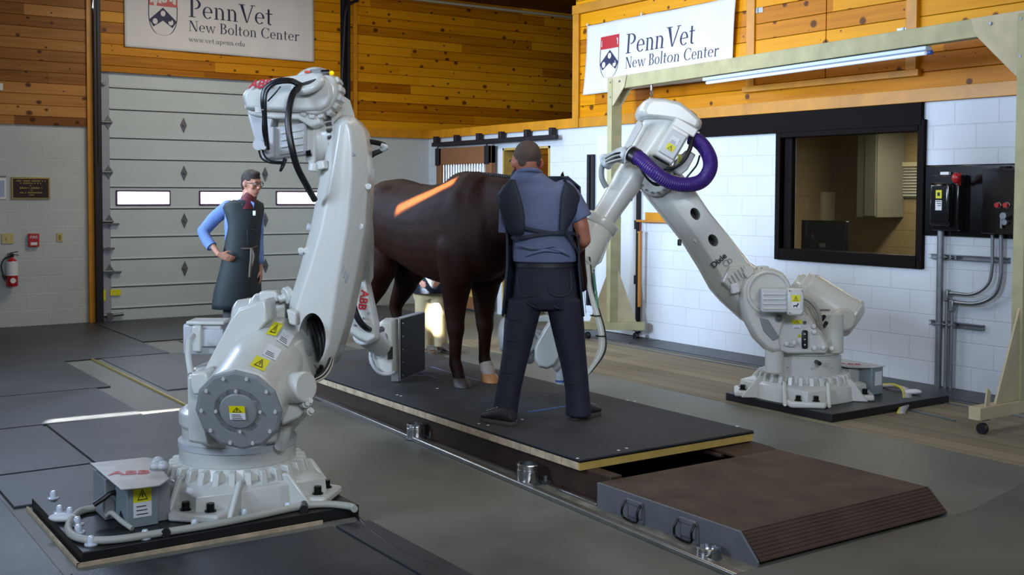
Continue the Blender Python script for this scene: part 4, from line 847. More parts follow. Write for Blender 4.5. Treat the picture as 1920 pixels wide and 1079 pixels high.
wb_ = lambda p, d, lab: tag(MB().ell(p, (.07, .035, .022), d, V((-V(d).y, V(d).x, 0))).build('white_foot_pad', 'white'), lab, 'pad', 'white oval pads on the robot plates')
wb_(fl(118, 971, .082), RH, 'white oval pad on the left corner of the left robot plate'); wb_(fl(1712, 735, .087), RH, 'white oval pad on the right corner of the right robot plate')

# ---------------- robot on the left
R1 = thing('industrial_robot', (2.12, 5.62, .06), 'large white industrial robot in the left foreground holding the flat detector', 'robot', None)
base(R1, (2.12, 5.62), .06)
c = V((2.12, 5.62, 0))
tu = MB().lathe(c, ZZ, [(.28, .255), (.30, .265), (.30, .345), (.285, .355), (.285, .44), (.30, .46), (.30, .52), (.27, .54), (.0, .54)]).build('turret', 'robot', R1, bevel=.006)
MB().lathe(c + V((0, 0, .34)), ZZ, [(.27, 0), (.305, 0), (.305, .03), (.27, .03)]).build('turret_collar', 'motor', R1)
slab([(345, 700), (360, 690), (440, 690), (520, 640), (560, 640), (575, 700), (560, 790), (520, 835), (400, 850), (350, 800)], 5.62, .45, 'robot', 'turret_body', R1, .05)
# side frame towards the left, axis-one motor
slab([(350, 705), (392, 690), (384, 800), (392, 838), (352, 830)], 5.50, .18, 'robot', 'side_frame', R1, .02)
slab([(375, 705), (430, 600), (446, 578), (500, 560), (505, 600), (470, 640), (408, 712)], 5.62, .22, 'robot', 'inclined_frame', R1, .03)
mo = bx3(at(388, 633, 6.0), RH, FH, ZZ, (.205, .19, .165), 'motor', 'base_motor', R1, .012)
bx3(at(370, 635, 5.88), RH, FH, ZZ, (.05, .04, .14), 'robot', 'motor_flange', mo); bx3(at(398, 634, 5.89), RH, FH, ZZ, (.12, .02, .09), 'motor', 'motor_fins', mo, .004)
bx3(at(392, 603, 5.97), RH, FH, ZZ, (.20, .17, .02), 'robot', 'motor_lid', mo, .006)
MB().tube([at(362, 630, 5.8), at(355, 642, 5.72), at(353, 668, 5.66), at(358, 702, 5.6)], .016).build('conduit_loop', 'robot', R1)
# balancer
b0, b1 = at(449, 768, 5.22), at(524, 646, 5.92); bd = (b1 - b0).normalized()
bal = MB().lathe(b0, bd, [(0, .0), (.185, 0), (.198, .02), (.198, .03), (.196, (b1 - b0).length * .5), (.19, (b1 - b0).length * .9), (.16, (b1 - b0).length), (0, (b1 - b0).length + .02)], 44).build('balancing_cylinder', 'robot', R1)
cp = MB().lathe(b0 - bd * .018, bd, [(0, 0), (.19, 0), (.207, .006), (.207, .018), (0, .018)], 12).build('cylinder_end_plate', 'robot_dark', bal, bevel=.004, ang=10)
MB().lathe(b0 - bd * .03, bd, [(0, 0), (.06, .0), (.085, .004), (.09, .012), (.115, .012), (.118, .016), (0, .016)], 36).build('end_boss', 'robot_dark', cp)
bolts(cp, b0 - bd * .018, -bd, .175, 10, .009, .008); bolts(cp, b0 - bd * .022, -bd, .105, 4, .008, .008)
bx_, by_, _ = basis(bd); up_ = (ZZ - bd * ZZ.dot(bd)).normalized(); rt_ = up_.cross(-bd).normalized() ; rt_ = rt_ if rt_.dot(RH) > 0 else -rt_
sticker(cp, b0 - bd * .034, rt_, up_, .075, .07)
def on_cyl(s, ang): return b0 + bd * s + (up_ * math.cos(ang) + rt_ * math.sin(ang)) * .199
def cyl_sticker(s, ang, sw, sl_, kind):
    n_ = (up_ * math.cos(ang) + rt_ * math.sin(ang)); t_ = (rt_ * math.cos(ang) - up_ * math.sin(ang)); sticker(bal, b0 + bd * s + n_ * .198, t_, bd, sw, sl_, kind)
LB = (b1 - b0).length
cyl_sticker(LB * .16, .42, .07, .11, 'yellow'); cyl_sticker(LB * .36, .52, .07, .12, 'white'); cyl_sticker(LB * .62, .62, .065, .13, 'white'); cyl_sticker(LB * .68, .27, .05, .15, 'yellow')
kn = slab([(545, 706), (556, 700), (574, 701), (580, 712), (580, 745), (576, 770), (562, 785), (527, 800), (524, 780), (536, 765), (541, 730)], 5.42, .14, 'robot', 'balancer_clevis', R1, .03)
MB().cyl(at(545, 728, 5.42), at(575, 726, 5.36), .075).build('clevis_boss', 'robot', kn, bevel=.01)
for u, v in ((574, 753), (576, 772), (568, 758)): MB().cyl(at(u, v, 5.40), at(u + 6, v, 5.36), .02, seg=8).cyl(at(u + 4, v, 5.38), at(u + 9, v - 1, 5.34), .012, seg=6).build('clevis_bolt', 'robot', kn)
bk1 = slab([(357, 700), (386, 697), (392, 712), (388, 740), (362, 742), (356, 725)], 5.40, .16, 'robot', 'balancer_bracket', R1, .02)
wire([(536, 800, 5.6), (532, 820, 5.62), (525, 838, 5.66)], .03, R1, 'robot', 'rear_lug')
# axis-two housing behind the cylinder
h0, h1 = at(445, 618, 6.05), at(548, 608, 6.05)
hs = MB().lathe(h0, (h1 - h0), [(0, 0), (.14, 0), (.16, .02), (.165, .10), (.185, .12), (.185, (h1 - h0).length), (0, (h1 - h0).length)], 40).build('shoulder_housing', 'robot', R1, bevel=.006)
MB().torus(at(520, 605, 5.98), FH, .10, .02).build('shoulder_ring', 'robot', hs)
bolts(hs, at(522, 604, 5.85), -FH, .09, 12, .009, .02, 'robot_dark', PI * .1, PI * 1.2)
slab([(484, 550), (490, 546), (516, 546), (521, 552), (521, 566), (486, 568)], 5.86, .12, 'robot', 'shoulder_cap', R1, .01)
MB().cyl(at(534, 556, 5.86), at(546, 552, 5.88), .045).cyl(at(522, 562, 5.86), at(540, 556, 5.88), .02).build('stop_lug', 'robot', R1, bevel=.006)
slab([(537, 580), (556, 586), (556, 612), (542, 608)], 5.6, .1, 'robot', 'cable_bracket', R1, .008)
# lower arm
arm = [(640, 220), (652, 217), (668, 221), (683, 242), (690, 280), (693, 330), (688, 420), (668, 530), (652, 605), (634, 662), (618, 694), (600, 690), (575, 668), (552, 640), (541, 605), (548, 560), (566, 500), (585, 430), (603, 330), (626, 235)]
rd = [(650, 232), (654, 232), (660, 236), (664, 250), (667, 285), (667, 330), (659, 420), (640, 530), (632, 590), (626, 640), (612, 672), (600, 668), (588, 650), (570, 630), (560, 600), (566, 570), (590, 500), (610, 430), (630, 330), (643, 240)]
f3 = lambda pts, d: [at(u, v, 5.9) + FV * (d - 5.9) for u, v in pts]
lo = MB().loft([f3(rd, 5.76), f3(arm, 5.84), f3(arm, 6.12), f3(shrink(arm, .93), 6.18)]).build('lower_arm', 'robot', R1, bevel=.014, ang=30, seg=3)
ct = MB(); rg = []
for d in (5.5, 6.02): rg.append([at(594 + 25 * math.cos(a), 632 + 48 * math.sin(a), 5.9) + FV * (d - 5.9) for a in [2 * PI * i / 28 for i in range(28)]])
ct.loft(rg); bake(lo); cut(lo, ct)
for p in lo.data.polygons: p.use_smooth = True
lo.data.set_sharp_from_angle(angle=math.radians(32))
MB().loft([[at(594 + 24 * math.cos(a), 632 + 47 * math.sin(a), 5.9) + FV * (d - 5.9) for a in [2 * PI * i / 28 for i in range(28)]] for d in (6.008, 6.016)]).build('cable_recess', 'robot_dark', lo)
for k, (u0, v0, u1, v1) in enumerate(((585, 595, 602, 690), (592, 590, 608, 680), (598, 592, 612, 668), (590, 600, 598, 700), (604, 600, 606, 690), (580, 600, 606, 700))):
    wire([(u0, v0, 5.93), ((u0 + u1) / 2 + 6, (v0 + v1) / 2 - 8 + 3 * k, 5.86), (u1, v1 - 5, 5.84), (u1 - 6, v1 + 8, 5.8)], .011, lo)
for k in range(4): wire([(616 + k, 655, 5.86), (618 + k * 1.5, 675 + k * 2, 5.8), (604 + k * 2, 700 + k * 2, 5.7), (580 + k, 714 + k * 2, 5.62)], .007, lo, 'hose' if k % 2 else 'cable')
for u, v in ((634, 556), (617, 572), (637, 583), (657, 476), (676, 425), (691, 350), (595, 448), (565, 470), (575, 470)): MB().lathe(at(u, v, 5.83) , -FV, [(0, 0), (.016, 0), (.016, .012), (.01, .014), (0, .012)], 14).build('threaded_boss', 'robot', lo)
for u, v in ((580, 428), (566, 474)): MB().cyl(at(u + 5, v, 5.92), at(u - 4, v - 2, 5.92), .022).build('side_stud', 'motor', lo, bevel=.004)
slab([(657, 281), (667, 291), (659, 296), (654, 291)], 5.765, .012, 'robot_dark', 'lifting_notch', lo, .002, bev=.001)
slab([(688, 338), (694, 345), (692, 360), (686, 352)], 5.90, .03, 'robot_dark', 'side_notch', lo, .004, bev=.002)
for i, yy in enumerate((512, 520, 528)): MB().beam(at(641 + i * 4, yy, 5.775), at(646 + i * 4, yy - 14, 5.775), .006, .004, FV).build('cast_mark', 'robot_dark', lo)
# elbow and its motor
e0, e1 = at(574, 268, 5.98), at(638, 258, 5.98)
el = MB().lathe(e0, e1 - e0, [(0, 0), (.12, 0), (.13, .015), (.137, .03), (.137, .09), (.13, .10), (.14, .12), (.14, (e1 - e0).length + .02)], 40).build('elbow_housing', 'robot', R1, bevel=.004)
bolts(el, at(632, 259, 5.96), e0 - e1, .132, 22, .011, .03, 'steel')
slab([(578, 205), (592, 215), (592, 308), (585, 318), (572, 300), (570, 226)], 5.84, .2, 'robot', 'elbow_flange', R1, .02)
MB().cyl(at(590, 306, 5.8), at(588, 322, 5.8), .03).cyl(at(603, 302, 5.8), at(606, 318, 5.8), .03).build('elbow_lug', 'robot', R1, bevel=.006)
em = bx3(at(538, 267, 5.88), e1 - e0, FH, None, (.235, .17, .165), 'motor', 'elbow_motor', R1, .016)
bx3(at(511, 269, 5.86), e1 - e0, FH, None, (.06, .19, .16), 'motor', 'motor_end_cap', em, .012)
for i in range(4): bx3(at(548, 246 + i * 13, 5.79), e1 - e0, FH, None, (.12, .008, .012), 'robot', 'cooling_fin', em, .002)
MB().cyl(at(575, 289, 5.78), at(584, 287, 5.78), .018).build('motor_connector', 'blackgloss', em)
# upper-arm head
hd = [(449, 178), (456, 168), (478, 150), (546, 140), (590, 133), (612, 143), (625, 160), (627, 180), (618, 200), (603, 208), (556, 209), (457, 204)]
H0 = slab(hd, 5.72, .34, 'robot', 'upper_arm_head', R1, .05, .92, .012, .9)
PA_ = (UV * .85 - FV * .62 - RV * .25).normalized(); MB().torus(at(578, 157, 5.72), PA_, .066, .024, 36, 12).build('cable_port_ring', 'robot', H0)
MB().cyl(at(578, 158, 5.74), at(578, 158, 5.74) + PA_ * .022, .05).build('cable_port', 'cable', H0)
dc = at(588, 170, 5.74)
dm = MB().lathe(dc, FV, [(.10, 0), (.118, .01), (.13, .05), (.13, .18), (.11, .22)], 40).build('gear_cover', 'robot', H0, bevel=.004)
for i in range(9):
    a = -2.2 + i * .36 - .2; x, y = UV, RV; q = dc + (y * math.cos(a) + x * math.sin(a)) * .128
    t = (x * math.cos(a) - y * math.sin(a)); MB().box(q + FV * .09, (.035, .13, .03), t, FV, (q - dc)).build('cover_rib', 'robot', dm, bevel=.008)
for u in (463, 482, 522, 548): MB().box(at(u, 197, 5.77), (.022, .02, .04), RV, None, UV).build('cover_pocket', 'robot', H0, bevel=.006)
slab([(460, 202), (558, 206), (598, 203), (606, 232), (585, 240), (560, 224), (512, 222), (478, 218), (464, 214)], 5.78, .26, 'robot', 'arm_housing', R1, .02)
slab([(462, 208), (513, 218), (508, 240), (503, 276), (498, 279), (479, 273)], 5.80, .16, 'motor', 'wrist_motor', R1, .015)
text('ABB', at(489, 158, 5.705), RV + UV * .05, UV + RV * .35, .045, 'red', 'red_logo_lettering', H0, .001, 0, .002)
MB().cyl(at(603, 137, 5.75), at(618, 137, 5.75), .017).build('lamp_housing', 'steel', H0); MB().ell(at(622, 137, 5.75), (.012, .012, .012)).build('signal_lamp', 'lamp', H0)
MB().cyl(at(582, 137, 5.76), at(603, 136, 5.76), .022).build('lamp_bracket', 'robot_dark', H0, bevel=.004); MB().box(at(577, 135, 5.74), (.03, .02, .012), RV, None, UV).build('orange_clip', mat('orange_plastic', '#c2502a', .4), H0)
# dress cables
wire([(566, 160, 5.68), (550, 175, 5.62), (542, 205, 5.58), (541, 240, 5.56), (548, 280, 5.56), (558, 315, 5.6), (575, 348, 5.66), (590, 375, 5.74)], .017, R1)
wire([(562, 158, 5.68), (545, 151, 5.62), (520, 152, 5.6), (498, 166, 5.6), (493, 190, 5.6), (496, 215, 5.62), (496, 245, 5.64), (501, 272, 5.7)], .013, R1)
wire([(562, 162, 5.68), (545, 154, 5.6), (516, 157, 5.58), (500, 172, 5.58), (497, 195, 5.58), (499, 240, 5.62), (503, 280, 5.7)], .009, R1)
wire([(526, 162, 5.66), (515, 176, 5.66), (502, 190, 5.64)], .004, R1)
wire([(484, 276, 5.75), (490, 296, 5.72), (505, 305, 5.7), (528, 307, 5.72)], .005, R1); wire([(491, 277, 5.75), (496, 292, 5.72), (508, 302, 5.7), (530, 304, 5.72)], .005, R1)
wire([(533, 298, 5.78), (530, 308, 5.74), (526, 320, 5.72), (531, 312, 5.7), (536, 300, 5.76)], .007, R1)
MB().torus(at(498, 206, 5.62), UV, .018, .006, 16, 8).box(at(488, 206, 5.66), (.05, .02, .03), RV, None, UV).build('cable_clamp', 'robot', R1)
MB().lathe(at(487, 272, 5.74), -FV, [(0, 0), (.03, 0), (.03, .03), (0, .03)], 16).build('connector', 'motor', R1); MB().lathe(at(496, 274, 5.74), -FV, [(0, 0), (.022, 0), (.022, .04), (0, .04)], 16).build('connector', 'motor', R1)
for k in range(3): wire([(686, 264 + k, 6.05), (704, 266 + k * 1.5, 6.1), (722, 272 + k, 6.12), (716, 281 + k, 6.1), (700, 287 + k * 2, 6.08), (684, 301 + k * 2, 6.05)], .010, R1)
wire([(715, 272, 6.1), (724, 277, 6.1), (712, 283, 6.1)], .014, R1, 'bag', 'cable_wrap')
# upper arm reaching back behind the lower arm, wrist
wire([(610, 215, 6.15), (640, 320, 6.7), (665, 430, 7.3), (672, 520, 7.85)], lambda t: .16 - .055 * t, R1, 'robot', 'upper_arm')
wr = slab([(653, 530), (660, 506), (668, 500), (678, 502), (684, 514), (688, 535), (697, 575), (705, 612), (706, 640), (690, 648), (672, 640), (656, 628), (648, 590)], 7.70, .24, 'robot', 'wrist_fork', R1, .04, .9)
text('ABB', at(681, 563, 7.69), -UV + RV * -.18, RV - UV * .15, .055, 'red', 'red_logo_lettering', wr, .002, 0, .002)
for u, v in ((691, 587), (681, 597), (681, 605), (664, 610)): MB().cyl(at(u, v, 7.70), at(u, v, 7.685), .008, seg=10).build('plug', 'robot_dark', wr)
MB().cyl(at(684, 622, 7.9), at(716, 652, 8.15), .10, .075).build('wrist_tube', 'robot', R1, bevel=.01)
MB().torus(at(708, 643, 8.1), at(716, 652, 8.15) - at(684, 622, 8.05), .08, .012).build('wrist_flange', 'robot_dark', R1)
wire([(655, 528, 7.62), (660, 560, 7.6), (670, 595, 7.6), (686, 615, 7.65), (704, 621, 7.85), (716, 618, 8.05)], .022, R1)
dd0, dd1 = at(706, 655, 8.35), at(737, 655, 8.42)
wd = slab([(703, 625), (708, 608), (716, 601), (737, 601), (738, 705), (722, 704), (706, 694), (697, 672), (696, 650)], 8.22, .32, 'robot', 'tool_housing', R1, .05, .9)
MB().tube([at(697, 650, 8.2), at(695, 668, 8.18), (at(700, 686, 8.18)), at(712, 699, 8.2), at(728, 702, 8.22), at(738, 698, 8.25)], .014).build('tool_guard_ring', 'motor', wd)
MB().box(at(732, 662, 8.2), (.035, .02, .09), RV, None, UV).build('dark_plug', 'cable', wd)

# ---- flat detector held by the left robot
d0 = at(745, 656, 8.46); dirx = V((at(798, 640, 9.0) - at(749, 656, 8.46)).to_tuple()); dirx.z = 0; dirx.normalize(); dn = dirx.cross(ZZ)
if dn.dot(RH) < 0: dn = -dn
dtc = thing('flat_detector', at(745, 717, 8.46), 'flat dark x-ray detector panel held upright beside the horse', 'detector panel')
cz = (at(749, 656, 8.46)); cc_ = cz + dirx * .26
MB().box(cc_ - dn * .02, (.52, .05, .475), dirx, None, ZZ).build('casing', 'motor', dtc, bevel=.004)
MB().box(cc_ + dn * .008, (.505, .012, .46), dirx, None, ZZ).build('detector_face', 'screen', dtc, bevel=.003)
MB().box(cz - dn * .03 - dirx * .006, (.02, .065, .485), dirx, None, ZZ).build('edge_frame', 'aluminium', dtc, bevel=.003)
for zz in (-.2, -.1, .0, .1, .2): MB().cyl(cz + dn * .015 + V((0, 0, zz)) + dirx * .02, cz + dn * .022 + V((0, 0, zz)) + dirx * .02, .006, seg=8).build('edge_screw', 'steel', dtc)

# ---- junction box of the left robot
jb = thing('junction_box', (1.5, 5.5, .06), 'steel junction box with a printed lid beside the left robot base', 'junction box')
pA_, pB_ = fl(237, 992, .06), fl(299, 985, .06)
jx0, jx1, jy = pA_.x, pB_.x + .0, (pA_.y + pB_.y) / 2
HB = .285
MB().span((jx0, jy, .061), (jx1 + .0, jy + .42, HB)).build('box_body', 'box', jb, bevel=.004)
MB().span((jx1, jy + .04, .061), (jx1 + .07, jy + .40, HB - .01)).build('side_shell', 'robot_dark', jb, bevel=.004)
MB().span((jx0 - .05, jy + .20, .061), (jx0, jy + .42, HB - .02)).build('rear_body', 'robot_dark', jb, bevel=.006)
q4 = [fl(u, v, HB + .004) for u, v in ((168, 871), (272, 860), (287, 862), (300, 878), (318, 900), (300, 913), (226, 921))]
lid = MB().prism(q4, (0, 0, .006)).build('lid', 'aluminium', jb, bevel=.002)
lc = fl(243, 887, HB + .011)
text('ABB', lc, V((.92, -.4, 0)), V((.35, .93, 0)), .075, 'red', 'red_logo_lettering', lid, .0005, 0, .003)
sticker(jb, (jx0 + .072, jy, .061 + .12), (1, 0, 0), ZZ, .085, .145)
for u, v in ((296, 866), (306, 874), (292, 874)): p = fl(u, v, HB + .02); MB().ell(p, (.03, .03, .025)).build('cable_gland', 'motor', jb)
wire([(250, 930, 5.5), (232, 925, 5.45), (210, 925, 5.42), (195, 935, 5.4), (176, 948, 5.38)], .012, jb); wire([(240, 955, 5.5), (222, 942, 5.45), (205, 930, 5.42), (176, 945, 5.4)], .012, jb, 'robot_dark')
wire([(236, 938, 5.45), (228, 965, 5.35), (245, 985, 5.3)], .008, jb)
wire([(201, 968, 5.4), (210, 963, 5.36), (228, 978, 5.3), (248, 992, 5.26)], .012, jb, 'hose', 'white_cable')
def fcable(pts, r, m, lab, z=.06, n=6): return tag(MB().tube([fl(u, v, z + r) for u, v in pts], r, n=n, seg=12).build('floor_cable', m), lab, 'cable')
fcable([(186, 952), (150, 960), (130, 982), (133, 1002), (165, 1013), (220, 1012), (300, 1000), (400, 984), (480, 968), (560, 951), (610, 946), (655, 950), (665, 955)], .018, 'hose', 'thick pale grey conduit curving around the front of the left robot plate')
MB_ = MB().tube([fl(u, v, .06 + .018) for u, v in ((311, 1001), (312, 996))], .022, n=1)
tag(MB_.build('cable_tie', 'cable'), 'black tie around the grey conduit below the junction box', 'cable tie', 'black ties on the grey floor conduit')
tag(MB().tube([fl(u, v, .078) for u, v in ((570, 956), (571, 945))], .021, n=1).build('cable_tie', 'cable'), 'black tie around the grey conduit near its right end', 'cable tie', 'black ties on the grey floor conduit')
fcable([(661, 950), (672, 972), (700, 1000), (745, 1030), (800, 1058), (835, 1079), (860, 1095)], .008, 'cable', 'thin dark cord trailing from the plate towards the bottom edge', z=.0)

# ---------------- robot on the right
R2 = thing('industrial_robot', (6.85, 5.90, .065), 'large white industrial robot on the right by the block wall, with purple hose', 'robot', None)
base(R2, (6.85, 5.90), .065)
c = V((6.85, 5.90, 0))
MB().lathe(c, ZZ, [(.27, .24), (.295, .26), (.29, .40), (.275, .405), (.275, .42), (.30, .425), (.305, .5), (.305, .54), (.28, .56), (.0, .56)], 44).build('turret', 'robot', R2, bevel=.005)
bolts(R2, c + V((0, 0, .33)) - FH * .02, ZZ, .29, 10, .008, .01)
p = at(1536, 682, 8.42); MB().cyl(p + FH * .1, p - FH * .01, .016).build('plug', 'cable', R2)
MB().cyl(at(1452, 700, 8.5), at(1452, 655, 8.5), .07).build('cable_column', 'robot', R2, bevel=.01)
# rotating frame
fr = slab([(1432, 612), (1440, 592), (1452, 586), (1500, 586), (1520, 592), (1530, 610), (1556, 652), (1552, 664), (1478, 664), (1452, 656), (1436, 640)], 8.42, .30, 'robot', 'turret_frame', R2, .03, .95)
sh = slab([(1390, 540), (1396, 522), (1410, 510), (1430, 503), (1452, 504), (1470, 512), (1482, 528), (1488, 548), (1486, 580), (1470, 610), (1462, 640), (1466, 662), (1452, 664), (1440, 658), (1420, 638), (1400, 600), (1391, 570)], 8.40, .22, 'robot', 'shoulder_housing', R2, .04, .9)
sc_ = at(1441, 549, 8.40)
MB().torus(sc_, FV, .155, .016, 44).build('shoulder_ring', 'robot', sh)
for a in (-2.5, -1.9, 1.2, 1.9, 2.6): p = sc_ + (RV * math.sin(a) + UV * math.cos(a)) * .125; MB().cyl(p + FV * .02, p - FV * .01, .016, seg=12).build('mounting_boss', 'robot', sh)
slab([(1420, 502), (1424, 499), (1441, 499), (1444, 505), (1444, 512), (1421, 512)], 8.44, .1, 'robot', 'stop_block', R2, .01)
p = at(1428, 504, 8.44); MB().cyl(p, p - FV * .004, .007, seg=10).build('stop_hole', 'cable', R2)
slab([(1424, 596), (1440, 600), (1462, 634), (1450, 640), (1432, 622)], 8.39, .03, 'robot_dark', 'web_recess', sh, .004)
# axis motor with pictogram label
mc = (at(1465, 563, 8.28)); mx = (RV * .93 - FV * .12).normalized()
MB().box(mc - mx * .05, (.20, .18, .175), mx, None, UV).build('shoulder_motor', 'motor', R2, bevel=.012)
mm = MB().box(at(1489, 565, 8.22), (.115, .21, .20), mx, None, UV).build('motor_end_cap', 'robot', R2, bevel=.014)
for i in range(4): MB().box(at(1452, 552 + i * 9, 8.195), (.16, .012, .012), mx, None, UV).build('cooling_fin', 'robot', mm, bevel=.003)
fy = mx.cross(UV).normalized(); fy = fy if fy.dot(FV) < 0 else -fy
fc = at(1489, 565, 8.22) + fy * .106
sticker(mm, fc + UV * .0, mx, UV, .06, .10, 'horse')
for a, b in ((-.05, .09), (.05, .09), (-.05, -.09), (.05, -.09)): MB().cyl(fc + mx * a * .9 + UV * b * .9, fc + mx * a * .9 + UV * b * .9 + fy * .008, .008, seg=6).build('cap_screw', 'steel', mm)
def lab(u, v, d, w_, h_, kind, par): sticker(par, at(u, v, d), RV, UV, w_, h_, kind)
lab(1494, 604, 8.415, .075, .03, 'yellow', fr); lab(1494, 613, 8.415, .06, .025, 'white', fr); lab(1499, 630, 8.415, .02, .02, 'yellow', fr); lab(1499, 641, 8.415, .022, .055, 'white', fr)
MB().box(at(1509, 637, 8.41), (.045, .03, .14), RV, None, UV).build('black_inspection_cover', 'cable', fr, bevel=.012)
for v in (627, 637, 647): MB().cyl(at(1509, v, 8.395), at(1509, v, 8.385), .006, seg=8).build('cover_bolt', 'steel', fr)
MB().cyl(at(1461, 597, 8.41), at(1461, 597, 8.35), .024).build('black_plug', 'cable', fr); MB().cyl(at(1509, 605, 8.42), at(1509, 605, 8.40), .013).build('black_plug', 'cable', fr)
MB().box(at(1483, 645, 8.41), (.06, .02, .05), RV, None, UV).build('cable_bracket', 'motor', fr, bevel=.006)
for u, v in ((1527, 653), (1544, 652), (1560, 654), (1526, 612), (1527, 623), (1475, 645), (1489, 643)): MB().cyl(at(u, v, 8.42), at(u, v, 8.385), .02, .016, 16).cyl(at(u, v, 8.385), at(u, v, 8.375), .008).build('bolt_boss', 'robot', fr)
slab([(1505, 565), (1518, 575), (1552, 645), (1556, 660), (1535, 662), (1520, 600)], 8.47, .05, 'robot', 'gusset_plate', R2, .01)
text('o o', at(1552, 682, 8.42), RV, UV, .02, 'robot_dark', 'cast_mark', R2, .001)
# balancer
q0, q1 = at(1502, 538, 8.95), at(1590, 597, 8.86); qd = (q1 - q0).normalized(); QL = (q1 - q0).length
bq = MB().lathe(q0, qd, [(0, -.07), (.07, -.07), (.075, -.05), (.10, -.05), (.10, -.02), (.13, -.01), (.135, .03), (.145, .035), (.155, .07), (.165, QL - .03), (.17, QL), (.165, QL + .01), (.0, QL + .01)], 40).build('balancing_cylinder', 'robot', R2)
MB().lathe(q1 + qd * .005, qd, [(0, 0), (.175, 0), (.175, .02), (.12, .07), (0, .075)], 12).build('cylinder_end_plate', 'robot', bq, bevel=.003, ang=15)
p = at(1551, 530, 8.9); MB().box(p, (.05, .04, .03), qd, None, UV).build('lug', 'robot', bq, bevel=.004)
MB().cyl(at(1560, 662, 8.6), at(1560, 588, 8.6), .085).build('balancer_pillar', 'robot', R2, bevel=.008)
MB().lathe(at(1584, 600, 8.66), FV, [(0, 0), (.075, 0), (.09, .015), (.09, .1), (0, .1)], 30).build('pivot_knuckle', 'robot', R2, bevel=.005)
MB().cyl(at(1536, 582, 8.5), at(1556, 582, 8.5), .008).build('pin', 'steel', R2)
for u, v in ((1541, 600), (1545, 612)): MB().cyl(at(u, v, 8.5), at(u + 4, v - 6, 8.42), .016, seg=10).build('cable_gland', 'bolt', R2)
wire([(1504, 558, 8.4), (1516, 562, 8.36), (1528, 574, 8.36), (1536, 590, 8.38), (1538, 606, 8.42), (1540, 616, 8.46)], .016, R2, 'hose')
wire([(1504, 563, 8.4), (1518, 572, 8.38), (1530, 590, 8.38), (1535, 612, 8.44)], .011, R2, 'hose')
# lower arm
arm2 = [(1198, 346), (1206, 338), (1236, 334), (1278, 345), (1302, 356), (1330, 398), (1372, 450), (1404, 492), (1425, 505), (1440, 540), (1432, 590), (1412, 612), (1396, 602), (1358, 568), (1338, 545), (1318, 508), (1285, 455), (1240, 398)]
rid2 = [(1236, 350), (1240, 345), (1252, 344), (1280, 350), (1298, 362), (1324, 400), (1366, 452), (1394, 492), (1412, 512), (1428, 540), (1424, 570), (1410, 585), (1398, 585), (1378, 562), (1358, 536), (1338, 500), (1304, 448), (1266, 396)]
g3 = lambda pts, d: [at(u, v, 8.62) + FV * (d - 8.62) for u, v in pts]
lo2 = MB().loft([g3(rid2, 8.50), g3(arm2, 8.60), g3(arm2, 8.80), g3(shrink(arm2, .95), 8.86)]).build('lower_arm', 'robot', R2, bevel=.010, ang=30, seg=2)
def oval(u, v, rx, ry, th):
    out = []
    for i in range(26):
        a = 2 * PI * i / 26; x, y = rx * math.cos(a), ry * math.sin(a); out.append((u + x * math.cos(th) - y * math.sin(th), v + x * math.sin(th) + y * math.cos(th)))
    return out
bake(lo2)
for u, v in ((1299, 402), (1332, 451)):
    ct = MB().loft([g3(oval(u, v, 8.5, 12, -.5), d) for d in (8.3, 8.74)]); cut(lo2, ct)
for p in lo2.data.polygons: p.use_smooth = True
lo2.data.set_sharp_from_angle(angle=math.radians(32))
for u, v in ((1299, 402), (1332, 451)): MB().loft([g3(oval(u, v, 8.2, 11.5, -.5), d) for d in (8.715, 8.735)]).build('dark_opening', 'cable', lo2)
for u, v in ((1333, 424), (1305, 451), (1356, 454), (1330, 480), (1403, 526)): MB().lathe(at(u, v, 8.56), -FV, [(0, -.05), (.024, -.05), (.022, .035), (.014, .04), (0, .04)], 16).build('threaded_boss', 'robot', lo2)
MB().box(at(1274, 455, 8.57), (.03, .03, .05), RV, None, UV).build('dark_notch', 'cable', lo2, bevel=.008)
# tilted plate carrying the name
ax = (at(1361, 481, 8.5) - at(1344, 496, 8.5)).normalized(); ay = FV.cross(ax); ay = ay if ay.dot(UV) > 0 else -ay
text('Dixie', at(1348, 489, 8.492), ax, ay, .045, 'ink', 'name_lettering', lo2, .002, 0, .0015)
MB().torus(at(1362, 494, 8.50), FV, .022, .004, 20, 6).torus(at(1368, 490, 8.50), FV, .016, .004, 20, 6).build('cast_emblem', 'robot_dark', lo2)
slab([(1355, 530), (1368, 500), (1395, 498), (1412, 512), (1400, 540), (1378, 552)], 8.44, .1, 'robot', 'gear_flange', lo2, .02, .9)
for k in range(5): u, v = 1372 + k * 6, 528 - k * 5; MB().beam(at(u - 6, v - 8, 8.425), at(u + 4, v + 8, 8.425), .012, .02, FV).build('flange_rib', 'robot', lo2, bevel=.003)
slab([(1397, 500), (1412, 500), (1416, 512), (1402, 524), (1394, 514)], 8.40, .08, 'robot', 'stop_lug', lo2, .01)
slab([(1370, 534), (1384, 530), (1388, 548), (1374, 552)], 8.41, .08, 'white', 'white_block', lo2, .006)
# elbow
ea, eb = at(1228, 336, 8.46), at(1238, 330, 8.86)
eh = MB().lathe(ea, eb - ea, [(0, 0), (.10, 0), (.13, .02), (.14, .05), (.14, .3), (.12, .34), (0, .35)], 40).build('elbow_housing', 'robot', R2, bevel=.006)
bolts(eh, ea, ea - eb, .105, 14, .009, .012, 'steel')
for (u, v, r) in ((1262, 348, .05), (1276, 358, .045), (1265, 366, .05), (1285, 372, .035), (1250, 362, .05), (1272, 340, .06)): MB().ell(at(u, v, 8.56), (r, r * .8, r)).build('casting_boss', 'robot', eh)
slab([(1250, 340), (1288, 338), (1302, 358), (1290, 380), (1262, 376)], 8.52, .18, 'robot', 'elbow_bracket', R2, .02, .9)
